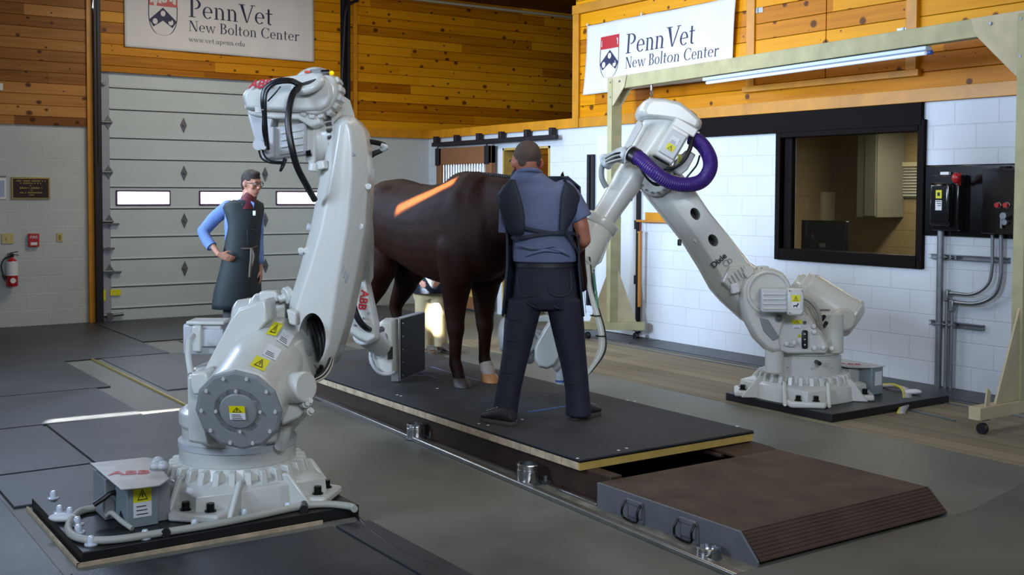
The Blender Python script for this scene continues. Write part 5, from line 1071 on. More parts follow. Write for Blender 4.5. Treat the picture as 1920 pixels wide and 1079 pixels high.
# upper arm: head, tube, forearm
head = [(1193, 212), (1200, 196), (1213, 188), (1240, 189), (1270, 196), (1294, 214), (1311, 231), (1309, 243), (1302, 250), (1280, 240), (1258, 230), (1225, 226), (1198, 224)]
hd2 = MB()
f4 = lambda pts, d: [at(u, v, 8.6) + FV * (d - 8.6) for u, v in pts]
hd2 = MB().loft([f4(shrink(head, .86), 8.40), f4(head, 8.46), f4(head, 8.74), f4(shrink(head, .88), 8.80)]).build('upper_arm_cover', 'robot', R2, bevel=.018, ang=30, seg=3)
for (u, v) in ((1217, 191), (1231, 191), (1248, 194), (1276, 206), (1285, 213), (1294, 221)): MB().box(at(u, v, 8.52), (.012, .14, .03), RV, None, UV).build('cover_rib', 'robot', hd2, bevel=.004)
wire([(1288, 205, 8.7), (1300, 212, 8.66), (1309, 224, 8.6), (1311, 240, 8.55)], .008, hd2)
UA = [(1250, 226, 8.62, .155), (1232, 252, 8.62, .15), (1205, 295, 8.60, .125), (1190, 322, 8.58, .118), (1176, 343, 8.56, .116), (1160, 366, 8.54, .104), (1146, 388, 8.52, .098), (1131, 411, 8.50, .095)]
dax = (at(1131, 411, 8.50) - at(1250, 226, 8.62)).normalized(); r0_ = at(*UA[0][:3])
MB().lathe(r0_, dax, [(0, 0)] + [(r, (at(u, v, d) - r0_).dot(dax)) for u, v, d, r in UA] + [(0, (at(1131, 411, 8.5) - r0_).dot(dax))], 44).build('upper_arm', 'robot', R2)
c1 = at(1127, 419, 8.5)
MB().lathe(c1 - dax * .035, dax, [(0, 0), (.128, 0), (.136, .01), (.136, .06), (.128, .075), (.0, .075)], 44).build('forearm_collar', 'robot', R2, bevel=.003)
fe_ = at(1040, 592, 8.25); fd = (fe_ - c1)
MB().lathe(c1, fd, [(.118, .03), (.12, .1), (.115, .3), (.10, .42), (.095, fd.length), (0, fd.length)], 40).build('forearm', 'robot', R2)
slab([(1138, 456), (1143, 452), (1128, 492), (1113, 502), (1112, 496), (1126, 478)], 8.40, .05, 'robot', 'forearm_rib', R2, .008)
MB().torus(at(1192, 321, 8.58), dax, .118, .008, 40, 8).torus(at(1163, 362, 8.54), dax, .105, .006, 40, 8).build('arm_rings', 'robot', R2)
slab([(1165, 283), (1172, 272), (1196, 226), (1204, 228), (1206, 236), (1180, 282), (1172, 292)], 8.44, .04, 'motor', 'side_rail', R2, .006)
# motor on the head
m0, m1 = at(1275, 243, 8.40), at(1241, 301, 8.40)
ma = (m0 - m1).normalized(); mb_ = ma.cross(FV).normalized()
um = MB().box((m0 + m1) / 2, (.155, .15, (m0 - m1).length), mb_, None, ma).build('upper_motor', 'robot', R2, bevel=.014)
MB().box(at(1281, 241, 8.42) , (.19, .19, .07), mb_, None, ma).build('motor_mount', 'robot', um, bevel=.008)
MB().box((m0 + m1) / 2 - FV * .078 - ma * .0, (.13, .02, .2), mb_, None, ma).build('motor_face', 'motor', um, bevel=.006)
fcm = (m0 + m1) / 2 - FV * .088; r_ = mb_ if mb_.dot(RV) > 0 else -mb_
sticker(um, fcm + ma * .03, r_, ma, .065, .055, 'white'); sticker(um, fcm - ma * .03, r_, ma, .065, .05, 'yellow')
MB().cyl(at(1237, 300, 8.46), at(1226, 318, 8.48), .09).build('motor_neck', 'robot_dark', um, bevel=.006)
slab([(1290, 280), (1305, 290), (1290, 318), (1276, 330), (1262, 322), (1268, 300)], 8.48, .12, 'motor', 'second_motor', R2, .01)
lab(1274, 298, 8.475, .03, .07, 'yellow', R2)
# purple hose
ph = tag(MB().tube([at(*p) for p in ((1186, 289, 8.30), (1202, 300, 8.24), (1226, 322, 8.18), (1255, 341, 8.18), (1288, 347, 8.2), (1315, 340, 8.24), (1330, 320, 8.28), (1331, 298, 8.32), (1320, 276, 8.36), (1305, 262, 8.4), (1293, 258, 8.42))], .052, n=8, seg=20).build('corrugated_hose', 'purple'), 'fat purple corrugated hose looped around the right robot elbow', 'hose')
k = MB(); pth_ = smooth_path([at(*p) for p in ((1186, 289, 8.30), (1202, 300, 8.24), (1226, 322, 8.18), (1255, 341, 8.18), (1288, 347, 8.2), (1315, 340, 8.24), (1330, 320, 8.28), (1331, 298, 8.32), (1320, 276, 8.36), (1305, 262, 8.4), (1293, 258, 8.42))], 9)
for i in range(2, len(pth_) - 1): k.torus(pth_[i], pth_[i + 1] - pth_[i - 1], .0525, .0035, 20, 5)
k.build('hose_ribs', 'purple', ph)
MB().cyl(at(1180, 287, 8.32), at(1196, 296, 8.27), .062).build('hose_cuff', 'cable', R2, bevel=.004); MB().torus(at(1183, 289, 8.30), at(1196, 296, 8.27) - at(1180, 287, 8.32), .064, .006).build('white_hose_clamp', 'white', R2)
# wrapped cables
MB().tube([at(*p) for p in ((1180, 292, 8.34), (1160, 292, 8.36), (1142, 300, 8.38), (1133, 306, 8.4))], lambda t: .055 + .01 * math.sin(9 * t), n=5, seg=16).build('plastic_wrapped_bundle', 'bag', R2)
for k in range(4): wire([(1182, 286 + 3 * k, 8.32), (1155, 288 + 4 * k, 8.3), (1135, 298 + 3 * k, 8.34)], .008, R2, 'hose' if k % 2 else 'cable')
MB().torus(at(1171, 293, 8.35), RV, .062, .006, 24, 8).build('wrap_tie', 'white', R2)
wire([(1133, 302, 8.4), (1128, 318, 8.42), (1129, 336, 8.42), (1137, 352, 8.42)], .022, R2, 'robot_dark', 'conduit_tail')
wire([(1300, 254, 8.36), (1296, 276, 8.3), (1284, 300, 8.28), (1266, 314, 8.3), (1250, 316, 8.36)], .012, R2); wire([(1298, 256, 8.36), (1290, 282, 8.3), (1276, 306, 8.3), (1258, 320, 8.34), (1246, 318, 8.4)], .008, R2)
wire([(1196, 305, 8.3), (1206, 325, 8.28), (1222, 342, 8.3), (1240, 346, 8.36)], .008, R2); wire([(1200, 312, 8.3), (1212, 334, 8.3), (1230, 348, 8.34), (1248, 344, 8.4)], .006, R2)
wire([(1312, 292, 8.5), (1306, 310, 8.46), (1290, 330, 8.44), (1278, 345, 8.44)], .007, R2)
MB().box(at(1304, 251, 8.42), (.05, .08, .025), RV, None, UV).build('clamp_plate', 'white', R2, bevel=.004)
# dress cables down the forearm
for k, (o, m) in enumerate(((0, 'hose'), (5, 'robot'), (10, 'hose'), (14, 'cable'))):
    wire([(1092 + o * .9, 480 + o * .2, 8.30), (1100 + o * .5, 505, 8.26), (1104 + o * .4, 540, 8.22), (1115 + o * .6, 585, 8.16), (1124 + o * .7, 625, 8.1), (1122 + o * .8, 660, 8.05), (1106 + o * .4, 692, 8.0), (1092, 712, 8.0)], .012 if k < 3 else .010, R2, m)
wire([(1113, 512, 8.24), (1117, 545, 8.2), (1122, 585, 8.16)], .009, R2, mat('green_cable', '#3f7a5f', .5))
for k in range(4): wire([(1085, 482 + 6 * k, 8.28), (1098, 488 + 6 * k, 8.27), (1112, 500 + 6 * k, 8.28)], .012, R2, 'hose', 'strap_cable')
MB().torus(at(1117, 592, 8.15), UV, .038, .005, 20, 6).build('cable_tie', 'cable', R2); MB().torus(at(1127, 630, 8.1), UV, .04, .005, 20, 6).build('cable_tie', 'cable', R2)
# wrist fork seen between the man's legs
slab([(1008, 640), (1018, 622), (1036, 592), (1040, 585), (1052, 590), (1056, 612), (1052, 650), (1050, 672), (1040, 688), (1026, 694), (1010, 690), (1002, 676), (1002, 655)], 7.92, .12, 'robot', 'wrist_fork', R2, .03, .9)
slab([(1000, 596), (1022, 592), (1044, 594), (1052, 612), (1036, 604), (1010, 604)], 8.0, .12, 'robot', 'fork_bridge', R2, .02)
tb = thing('xray_source', at(990, 690, 8.1), 'grey x-ray source head mounted on the right robot wrist between the man\'s legs', 'x-ray source')
MB().cyl(at(948, 628, 8.16), at(1010, 656, 8.10), .125).build('housing', 'motor', tb, bevel=.03, seg=4)
MB().cyl(at(984, 640, 8.08), at(1004, 662, 8.04), .10).build('dark_band', 'robot_dark', tb, bevel=.01)
MB().ell(at(946, 628, 8.16), (.05, .12, .125), RV, FV, UV).build('end_cap', 'robot', tb)
MB().lathe(at(1051, 720, 8.02), ZZ, [(0, 0), (.034, 0), (.036, .01), (.036, .16), (0, .16)], 24).build('collimator_tube', 'motor', tb); MB().lathe(at(1051, 719, 8.02), ZZ, [(.0365, .01), (.0375, .01), (.0375, .025), (.0365, .025)], 24).build('blue_band', 'blue', tb)
MB().cyl(at(1035, 688, 8.0), at(1058, 670, 8.0), .05).build('tube_mount', 'robot', tb, bevel=.008)

# ---- junction box of the right robot
jr = thing('junction_box', (7.5, 5.75, .065), 'steel junction box behind the right robot base, against the block wall', 'junction box')
u0, u1, u2 = 1575, 1634, 1654
a, b = fl(1634, 742, .066), fl(1655, 738, .066)
pA2 = fl(1634, 742, .066)
MB().span((pA2.x, pA2.y, .066), (pA2.x + .14, pA2.y + .42, .285)).build('box_body', 'box', jr, bevel=.004)
MB().span((pA2.x - .12, pA2.y + .12, .066), (pA2.x, pA2.y + .5, .27)).build('side_shell', 'robot', jr, bevel=.004)
MB().prism([V((pA2.x - .16, pA2.y + .1, .286)), V((pA2.x + .0, pA2.y - .02, .286)), V((pA2.x + .15, pA2.y - .02, .286)), V((pA2.x + .16, pA2.y + .46, .286)), V((pA2.x - .14, pA2.y + .5, .286))], (0, 0, .006)).build('lid', 'motor', jr, bevel=.002)
text('ABB', V((pA2.x - .02, pA2.y + .2, .293)), V((.6, -.8, 0)), V((.8, .6, 0)), .07, 'red', 'red_logo_lettering', jr, .0005, 0, .002)
MB().span((pA2.x + .04, pA2.y - .004, .14), (pA2.x + .12, pA2.y - .001, .25)).build('paper_label', 'white', jr)
for k, (col, nm) in enumerate((('#c9c04a', 'yellow'), ('#c2c2bd', 'pale grey'), ('#b7a9c0', 'lilac'), ('#8d8d88', 'grey'))):
    o = k * 5
    tag(MB().tube([at(1656, 722 + k, 9.2), at(1676, 722 + k, 9.1), at(1692 + o * .8, 731, 9.0), fl(1694 + o * .8, 752, .05), fl(1684 + o * .7, 774, .014)], .011, n=5).build('power_cable', mat(nm.replace(' ', '_') + '_cable', col, .5)), nm + ' cable curling off the right robot plate onto the floor', 'cable', 'cables leaving the right junction box')
tag(MB().beam(fl(1698, 768, .006), fl(1790, 790, .006), .03, .012).build('cable_cover', 'galv'), 'short flat steel strip on the floor beside the right robot plate', 'floor strip')

# ================================================================== horse
hr = thing('horse', (4.5, 7.6, PT), 'dark bay horse standing side-on on the black platform, head hidden behind the man', 'horse')
def ering(y, zc, rx, rz, x=4.5, n=24, k=0.12, ax=None, ay=None):
    out = []
    for i in range(n):
        a = 2 * PI * i / n; s = math.sin(a)
        out.append(V((x + rx * math.cos(a) * (1 + k * (-s)), y, zc + rz * s)))
    return out
hb = MB()
hb.loft([ering(8.70, 1.42, .06, .10), ering(8.66, 1.42, .16, .20), ering(8.55, 1.42, .25, .29), ering(8.38, 1.44, .30, .325), ering(8.15, 1.44, .31, .335), ering(7.9, 1.39, .31, .345), ering(7.65, 1.35, .33, .37), ering(7.4, 1.345, .33, .395), ering(7.2, 1.37, .30, .42), ering(7.0, 1.40, .265, .425), ering(6.84, 1.40, .235, .39), ering(6.70, 1.38, .17, .30), ering(6.62, 1.37, .08, .16)])
# withers and loin
hb.ell((4.5, 7.13, 1.70), (.10, .30, .125)).ell((4.5, 8.22, 1.65), (.24, .30, .11))
# shoulders, haunches
for s in (-1, 1):
    hb.ell((4.5 + s * .14, 7.02, 1.32), (.14, .26, .38)).ell((4.5 + s * .155, 8.40, 1.30), (.15, .28, .36)).ell((4.5 + s * .17, 8.25, 1.1), (.12, .17, .22))
# neck and head, lowered and level
def oring(c, d, rw, rh, n=20):
    d = V(d).normalized(); x = V((1, 0, 0)); x = (x - d * x.dot(d)).normalized(); y = d.cross(x); return [V(c) + x * (rw * math.cos(2 * PI * i / n)) + y * (rh * math.sin(2 * PI * i / n)) for i in range(n)]
hb.loft([oring((4.5, 7.05, 1.44), (0, -1, .1), .17, .36), oring((4.5, 6.85, 1.48), (0, -1, .1), .15, .31), oring((4.51, 6.6, 1.52), (0, -1, .1), .125, .25), oring((4.53, 6.35, 1.54), (0, -1, .1), .11, .20), oring((4.54, 6.12, 1.55), (0, -1, .0), .10, .165), oring((4.55, 6.0, 1.55), (0, -1, 0), .08, .12)])
hb.loft([oring((4.55, 6.06, 1.66), (0, -.35, -1), .06, .06), oring((4.55, 6.02, 1.60), (0, -.35, -1), .10, .12), oring((4.55, 5.98, 1.48), (0, -.35, -1), .115, .15), oring((4.55, 5.93, 1.35), (0, -.35, -1), .095, .125), oring((4.55, 5.87, 1.18), (0, -.35, -1), .065, .085), oring((4.55, 5.83, 1.06), (0, -.35, -1), .06, .07), oring((4.55, 5.81, 1.0), (0, -.35, -1), .045, .05)])
hb.ell((4.47, 5.93, 1.46), (.03, .03, .035)).ell((4.63, 5.93, 1.46), (.03, .03, .035))
for s in (-1, 1):
    e_ = -.03 if s < 0 else 0
    hb.loft([oring((4.47 + s * .06, 6.02, 1.68 + e_), (s * .15, 0, 1), .03, .02, 10), oring((4.47 + s * .065, 6.0, 1.74 + e_), (s * .15, 0, 1), .033, .018, 10), oring((4.47 + s * .07, 6.0, 1.79 + e_), (s * .1, 0, 1), .022, .014, 10), oring((4.47 + s * .07, 5.99, 1.825 + e_), (s * .1, 0, 1), .004, .004, 10)])
def leg(pts):   # pts: (x, y, z, r)
    for a, b in zip(pts, pts[1:]): hb.cap(a[:3], b[:3], a[3], b[3])
P0 = PT
fronts = [(4.36, 7.06), (4.66, 7.12)]
for x, y in fronts:
    s = -1 if x < 4.5 else 1
    leg([(4.5 + s * .15, y - .02, 1.24, .16), (x, y - .0, 1.02, .13), (x, y + .02, .84, .092), (x, y + .02, .70, .072), (x, y + .01, .635, .070), (x, y + .01, .57, .054), (x, y + .02, .42, .046), (x, y + .02, P0 + .165, .050), (x, y - .01, P0 + .125, .052), (x, y - .03, P0 + .08, .046), (x, y - .05, P0 + .045, .052)])
hinds = [(4.34, 8.36), (4.66, 8.42)]
for x, y in hinds:
    s = -1 if x < 4.5 else 1
    leg([(4.5 + s * .17, y - .0, 1.25, .19), (x, y - .14, 1.05, .15), (x, y - .05, .88, .105), (x, y + .10, .72, .070), (x, y + .14, .66, .060), (x, y + .11, .58, .048), (x, y + .06, .42, .040), (x, y + .05, P0 + .175, .044), (x, y + .0, P0 + .11, .042), (x, y - .03, P0 + .05, .048)])
organic('body_coat', hb, 'horse', hr, .014, 16)
for i, (x, y) in enumerate(fronts + [(4.34, 8.40), (4.66, 8.46)]):
    yy = y - .055
    MB().loft([[V((x + rx * math.cos(a), yy + dy + ry * math.sin(a) * (1.12 if math.sin(a) < 0 else .85), z)) for a in [2 * PI * k / 22 for k in range(22)]] for z, rx, ry, dy in ((P0, .066, .078, -.015), (P0 + .02, .066, .076, -.01), (P0 + .055, .057, .063, .01), (P0 + .068, .052, .056, .02))]).build('hoof', 'hoofl' if i == 1 else 'hoof', hr, bevel=.004)
x, y = fronts[1]
k = MB(); k.cap((x, y - .01, P0 + .115), (x, y - .025, P0 + .085), .057, .057).cap((x, y - .025, P0 + .085), (x, y - .045, P0 + .07), .056, .055)
organic('white_pastern', k, 'sock', hr, .008, 3)
k = MB(); rr = random.Random(5)
for i in range(46):
    t = i / 45; y = 7.02 - .95 * t; z = 1.80 - .05 * t - .04 * t * t; s = 1
    k.tube([(4.5 + .04 * t, y, z), (4.5 + .06 + .05 * t, y - .02, z - .03), (4.63 + rr.uniform(-.02, .03), y - .03, z - .15), (4.65, y - .02 + rr.uniform(-.04, .04), z - .26)], lambda q: .016 * (1 - q) + .003, seg=5, n=3)
k.build('mane', 'mane', hr)
k = MB()
for i in range(26): a = rr.uniform(0, 2 * PI); rad = rr.uniform(.0, .05); k.tube([(4.5 + rad * .4 * math.cos(a), 8.70, 1.56), (4.5 + rad * .6 * math.cos(a), 8.78, 1.45), (4.5 + rad * math.cos(a), 8.79 + rad * math.sin(a), 1.1), (4.5 + rad * 1.3 * math.cos(a), 8.76 + rad * math.sin(a), .62 + rr.uniform(-.06, .1))], lambda q: .02 * (1 - q) + .004, seg=5, n=4)
k.build('tail', 'mane', hr)

# ================================================================== people
def hand(mb, wrist, fwd, palm_n, side, size=.19, curl=.5):
    """palm, four bent fingers and a thumb; fwd along the hand, palm_n out of the palm, side towards the thumb"""
    f, n, s = V(fwd).normalized(), V(palm_n).normalized(), V(side).normalized(); wv = V(wrist); k = size / .19
    mb.loft([[wv + f * l * k + s * (wd * math.cos(a)) * k + n * (th * math.sin(a)) * k for a in [2 * PI * i / 12 for i in range(12)]] for l, wd, th in ((-.02, .026, .02), (.02, .034, .018), (.06, .042, .016), (.09, .042, .014), (.1, .035, .01))])
    for j, (o, ln) in enumerate(((.032, .072), (.011, .08), (-.011, .075), (-.031, .06))):
        p = wv + (f * .085 + s * o) * k; a = .25 * curl; q = p + (f * math.cos(a) + n * math.sin(a)) * ln * .45 * k
        a2 = 1.0 * curl; r = q + (f * math.cos(a2) + n * math.sin(a2)) * ln * .32 * k; a3 = 1.5 * curl; t = r + (f * math.cos(a3) + n * math.sin(a3)) * ln * .23 * k
        mb.cap(p, q, .0095 * k, .009 * k, 8).cap(q, r, .009 * k, .0082 * k, 8).cap(r, t, .0082 * k, .007 * k, 8)
    p = wv + (f * .03 + s * .025) * k; q = p + (f * .55 + s * .8 + n * .2).normalized() * .045 * k; r = q + (f * .9 + s * .3 + n * .3).normalized() * .035 * k
    mb.cap(p, q, .014 * k, .011 * k, 8).cap(q, r, .011 * k, .008 * k, 8)
def ringp(c, X, Y, rx, ry, n=24): c = V(c); return [c + X * (rx * math.cos(2 * PI * i / n)) + Y * (ry * math.sin(2 * PI * i / n)) for i in range(n)]
def head(mb, c, F, S, U, s=1.0):     # skull, jaw, nose, ears, brows, lips, neck is separate. F face direction, S towards left ear
    c = V(c); mb.ell(c + U * .02 * s - F * .01 * s, (.078 * s, .095 * s, .105 * s), S, F, U)
    mb.ell(c - U * .045 * s + F * .025 * s, (.058 * s, .065 * s, .075 * s), S, F, U).ell(c - U * .095 * s + F * .055 * s, (.028 * s, .025 * s, .022 * s), S, F, U)
    mb.loft([ringp(c + U * .025 * s + F * .085 * s, S, F, .009 * s, .01 * s, 10), ringp(c - U * .005 * s + F * .098 * s, S, F, .012 * s, .016 * s, 10), ringp(c - U * .028 * s + F * .098 * s, S, F, .018 * s, .019 * s, 10), ringp(c - U * .035 * s + F * .09 * s, S, F, .012 * s, .012 * s, 10)])
    mb.ell(c - U * .058 * s + F * .086 * s, (.024 * s, .009 * s, .006 * s), S, F, U).ell(c - U * .068 * s + F * .083 * s, (.02 * s, .009 * s, .006 * s), S, F, U)
    mb.ell(c + U * .035 * s + F * .08 * s, (.05 * s, .014 * s, .010 * s), S, F, U)
    for q in (-1, 1):
        mb.ell(c + S * .084 * s * q - U * .0 * s - F * .002 * s, (.012 * s, .020 * s, .033 * s), S, (F * .9 - S * q * .4).normalized(), U).ell(c + S * .045 * s * q - U * .02 * s + F * .065 * s, (.022 * s, .018 * s, .02 * s), S, F, U)
def eyes(par, c, F, S, U, s=1.0):
    for q in (-1, 1):
        p = V(c) + S * .03 * s * q + U * .012 * s + F * .078 * s
        e = MB().ell(p, .012 * s).build('eye', 'white', par); MB().ell(p + F * .0085 * s, .0055 * s).build('iris', 'ink', e)
def shoe(par, heel, d, L=.29, m='shoe'):
    d = V(d); d.z = 0; d.normalize(); x = V((d.y, -d.x, 0)); h = V(heel)
    R = lambda l, w_, z0, z1: [h + d * l + x * (w_ * math.cos(a)) + V((0, 0, z0 + (z1 - z0) * (.5 + .5 * math.sin(a)))) for a in [2 * PI * i / 16 for i in range(16)]]
    s = MB().loft([R(-.03, .02, .02, .06), R(-.015, .036, .015, .095), R(.04, .040, .015, .105), R(.10, .042, .015, .095), R(.16, .048, .015, .07), R(.21, .049, .015, .055), R(L - .05, .04, .015, .045), R(L - .03, .015, .015, .03)]).build('shoe', m, par)
    MB().loft([[h + d * l + x * w_ + V((0, 0, z)) for l, w_ in ((-.035, -.02), (-.035, .02), (.0, .04), (.08, .043), (.17, .052), (L - .06, .045), (L - .03, .02), (L - .03, -.02), (L - .06, -.045), (.17, -.052), (.08, -.043), (.0, -.04))] for z in (0, .022)]).build('sole', 'sole', s, bevel=.003)
    k = MB()
    for i in range(4): k.cyl(h + d * (.10 + .025 * i) + x * .025 + V((0, 0, .098 - .009 * i)), h + d * (.10 + .025 * i) - x * .025 + V((0, 0, .098 - .009 * i)), .0035, seg=6)
    k.build('laces', 'robot_dark', s)

# ---- man in front, back to the lens (on the platform)
pm = thing('person', fl(1015, 790, PT), 'person in blue-grey polo and lead apron standing on the platform with back turned', 'person')
D = 7.05; A = lambda u, v, o=0: at(u, v, D + o)
F, S, U = (FH * .92 - RH * .25 + V((0, 0, -.12))).normalized(), None, None
S = ZZ.cross(F).normalized(); U = F.cross(S)
hc = A(988, 306, .02); bm_ = MB(); head(bm_, hc, F, S, U, 1.08)
bm_.cap(A(988, 322, .0), A(1000, 350, .07), .060, .055)
bm_.loft([ringp(A(1000, 345, .03), RH, FH, .10, .07), ringp(A(1008, 362, .04), RH, FH, .19, .10), ringp(A(1012, 400, .05), RH, FH, .20, .12), ringp(A(1018, 450, .06), RH, FH, .175, .115), ringp(A(1021, 500, .06), RH, FH, .17, .11), ringp(A(1022, 540, .06), RH, FH, .18, .12)])
bm_.cap(A(955, 365, .04), A(948, 425, .10), .055, .045).cap(A(948, 425, .10), A(985, 440, .34), .042, .032)          # left arm bent forward
bm_.cap(A(1070, 368, .04), A(1090, 425, .04), .058, .050).cap(A(1090, 425, .04), A(1095, 450, .06), .048, .045).cap(A(1095, 450, .06), A(1078, 474, .28), .045, .03)
hand(bm_, A(985, 440, .36), FH * .9 + RH * .3 - ZZ * .2, -ZZ + RH * .2, RH, .19, .7); hand(bm_, A(1078, 474, .29), FH * .9 - RH * .3 - ZZ * .1, -ZZ, -RH, .19, .7)
bm_.cap(A(990, 560, .06), A(972, 655, .04), .08, .055).cap(A(972, 655, .04), A(946, 780, .0), .052, .04).cap(A(1050, 560, .06), A(1069, 655, .08), .08, .055).cap(A(1069, 655, .08), A(1086, 770, .08), .052, .04)
body = organic('body', bm_, 'skin2', pm, .0075, 4)
eyes(pm, hc, F, S, U, 1.08)
k = MB().ell(hc + U * .045 - F * .018, (.087, .108, .098), S, F, U); ho = organic('hair', k.ell(hc + U * .0 - F * .055, (.076, .05, .055), S, F, U), 'hairg', pm, .008, 3)
ct = MB().box(hc + F * .115 - U * .02, (.3, .14, .3), S, F, U); cut(ho, ct)
MB().ell(A(968, 331, .06), (.035, .05, .05), RH, FH, ZZ).build('face_mask', 'mask', pm)
MB().tube([A(963, 292, .03), A(961, 305, .02), A(966, 318, .03), A(964, 330, .05)], .004).build('mask_loop', 'redp', pm)
MB().tube([A(1014, 300, .05), A(1016, 306, -.0), A(1010, 322, .0)], .004).build('mask_loop', 'redp', pm)
MB().tube([A(961, 298, .0), A(957, 301, .06), A(955, 303, .14)], .004).build('glasses_temple', 'ink', pm)
MB().tube([A(972, 322, .02), A(984, 319, -.06), A(1002, 319, -.05), A(1012, 324, .02)], .012).build('red_lanyard', 'maroon', pm)
k = MB().tube([A(966, 328, .04), A(975, 321, -.03), A(990, 318, -.065), A(1006, 320, -.045), A(1014, 327, .03), A(1000, 333, .1), A(980, 334, .11), A(966, 328, .04)], .016, n=4)
k.build('shirt_collar', 'shirtgrey', pm)
k = MB()
k.loft([ringp(A(990, 321, .01), RH, FH, .078, .070), ringp(A(993, 333, .02), RH, FH, .12, .092), ringp(A(1000, 346, .035), RH, FH, .165, .10), ringp(A(1006, 360, .04), RH, FH, .205, .118), ringp(A(1010, 385, .05), RH, FH, .215, .130), ringp(A(1014, 420, .05), RH, FH, .205, .132), ringp(A(1018, 450, .06), RH, FH, .195, .128), ringp(A(1020, 475, .06), RH, FH, .205, .138), ringp(A(1021, 491, .06), RH, FH, .205, .140)])
k.cap(A(962, 362, .04), A(956, 395, .06), .075, .07).loft([ringp(A(958, 385, .05), RH, FH, .07, .065), ringp(A(953, 420, .07), RH, FH, .062, .06), ringp(A(951, 437, .08), RH, FH, .058, .056)])
k.cap(A(1058, 360, .04), A(1066, 368, .04), .08, .075)
ax2 = (A(1089, 412, .04) - A(1066, 366, .04)).normalized(); xx, yy, _ = basis(ax2)
k.loft([ringp(A(1066, 366, .04), xx, yy, .075, .075), ringp(A(1080, 392, .04), xx, yy, .074, .074), ringp(A(1090, 412, .04), xx, yy, .073, .076)])
sh_ = organic('polo_shirt', k, 'shirtgrey', pm, .009, 5)
# folds across the small of the back
k = MB()
for (a, b, c_) in (((966, 458, -.08), (1000, 466, -.085), (1040, 462, -.085)), ((985, 480, -.09), (1020, 470, -.09), (1050, 474, -.08)), ((1030, 466, -.085), (1055, 472, -.08), (1070, 482, -.05))): k.tube([A(*a), A(*b), A(*c_)], lambda t: .002 + .009 * math.sin(PI * t), seg=8)
k.build('shirt_folds', 'shirtgrey', sh_)
# trousers
k = MB()
k.loft([ringp(A(1021, 484, .06), RH, FH, .175, .12), ringp(A(1021, 500, .06), RH, FH, .185, .13), ringp(A(1022, 530, .06), RH, FH, .20, .145), ringp(A(1022, 560, .06), RH, FH, .21, .15), ringp(A(1021, 578, .06), RH, FH, .19, .13)])
for pts in ([(986, 560, .06, .118), (976, 610, .05, .106), (970, 650, .045, .092), (962, 690, .03, .083), (954, 730, .02, .079), (948, 765, .01, .080), (945, 789, .0, .084)], [(1056, 560, .06, .118), (1064, 610, .07, .108), (1070, 650, .08, .096), (1077, 690, .09, .084), (1082, 730, .09, .078), (1084, 758, .09, .080), (1085, 780, .09, .084)]):
    k.loft([ringp(A(u, v, o), RH, FH, r, r * 1.05, 20) for u, v, o, r in pts])
tp = organic('trousers', k, 'pants', pm, .009, 4)
rr = random.Random(11); k = MB()
for (cx, cy, o) in ((970, 600, -.055), (968, 640, -.05), (962, 668, -.045), (955, 700, -.055), (950, 742, -.06), (948, 764, -.065), (1062, 610, -.035), (1068, 640, -.02), (1072, 672, -.0), (1079, 720, .01), (1083, 752, .015), (1000, 575, -.08), (1045, 578, -.08)):
    dx = rr.uniform(14, 22); dy = rr.uniform(-12, 8); k.tube([A(cx - dx, cy + dy, o + .03), A(cx, cy, o), A(cx + dx * .9, cy - dy * .6, o + .03)], lambda t: .001 + .006 * math.sin(PI * t), seg=8)
k.build('trouser_folds', 'pants', tp)
for s, u in ((-1, 992), (1, 1050)): MB().tube([A(u - 22, 512, -.075), A(u - 20, 548, -.095), A(u, 556, -.095), A(u + 20, 546, -.085), A(u + 20, 510, -.07)], .003, n=4).build('back_pocket_seam', 'apron2', tp)
MB().loft([ringp(A(1021, 493, .06), RH, FH, .190, .135), ringp(A(1021, 500, .06), RH, FH, .193, .137)]).build('belt', 'ink', pm)
# apron: front panel, shoulder wings at the back, straps
k = MB(); fr_ = []
for (v, hw_, o) in ((330, .16, .13), (350, .24, .17), (400, .25, .2), (450, .235, .21), (500, .235, .23), (545, .25, .24), (592, .265, .25)):
    fr_.append([A(1018, v, .06) + RH * (hw_ * math.sin(t)) + FH * ((o - .0) * math.cos(t) - .01) for t in [-1.75 + 3.5 * i / 22 for i in range(23)]])
k.loft(fr_, cap=False, close=False)
ap = k.build('apron_front', 'apron2', pm, ang=60); s_ = ap.modifiers.new('t', 'SOLIDIFY'); s_.thickness = .012
def wing(pts, o):
    k = MB(); n_ = len(pts)
    k.loft([[A(u, v, oo) for u, v, oo in pts], [A(u, v, oo) - FH * .012 for u, v, oo in pts]])
    return k
def strip(rows, nm, m, par, th=.012):
    k = MB(); k.loft([[A(*a).lerp(A(*b), i / 6) - FH * (.014 * math.sin(PI * i / 6)) for i in range(7)] for a, b in rows], cap=False, close=False)
    o = k.build(nm, m, par, ang=60); s_ = o.modifiers.new('t', 'SOLIDIFY'); s_.thickness = th; s_.offset = 0; return o
strip([((958, 337, -.055), (966, 338, -.065)), ((944, 350, -.045), (970, 350, -.080)), ((932, 366, -.03), (975, 366, -.090)), ((936, 386, -.03), (981, 386, -.095)), ((944, 410, -.035), (984, 408, -.095)), ((951, 428, -.03), (984, 426, -.09)), ((958, 441, -.03), (982, 440, -.085))], 'apron_shoulder_wing', 'apron2', pm)
strip([((1062, 338, -.05), (1056, 338, -.06)), ((1056, 350, -.075), (1076, 352, -.03)), ((1053, 366, -.085), (1086, 368, -.02)), ((1051, 390, -.09), (1084, 390, -.02)), ((1049, 412, -.09), (1075, 408, -.04)), ((1049, 434, -.085), (1066, 424, -.06)), ((1050, 440, -.08), (1056, 436, -.07))], 'apron_shoulder_wing', 'apron2', pm)
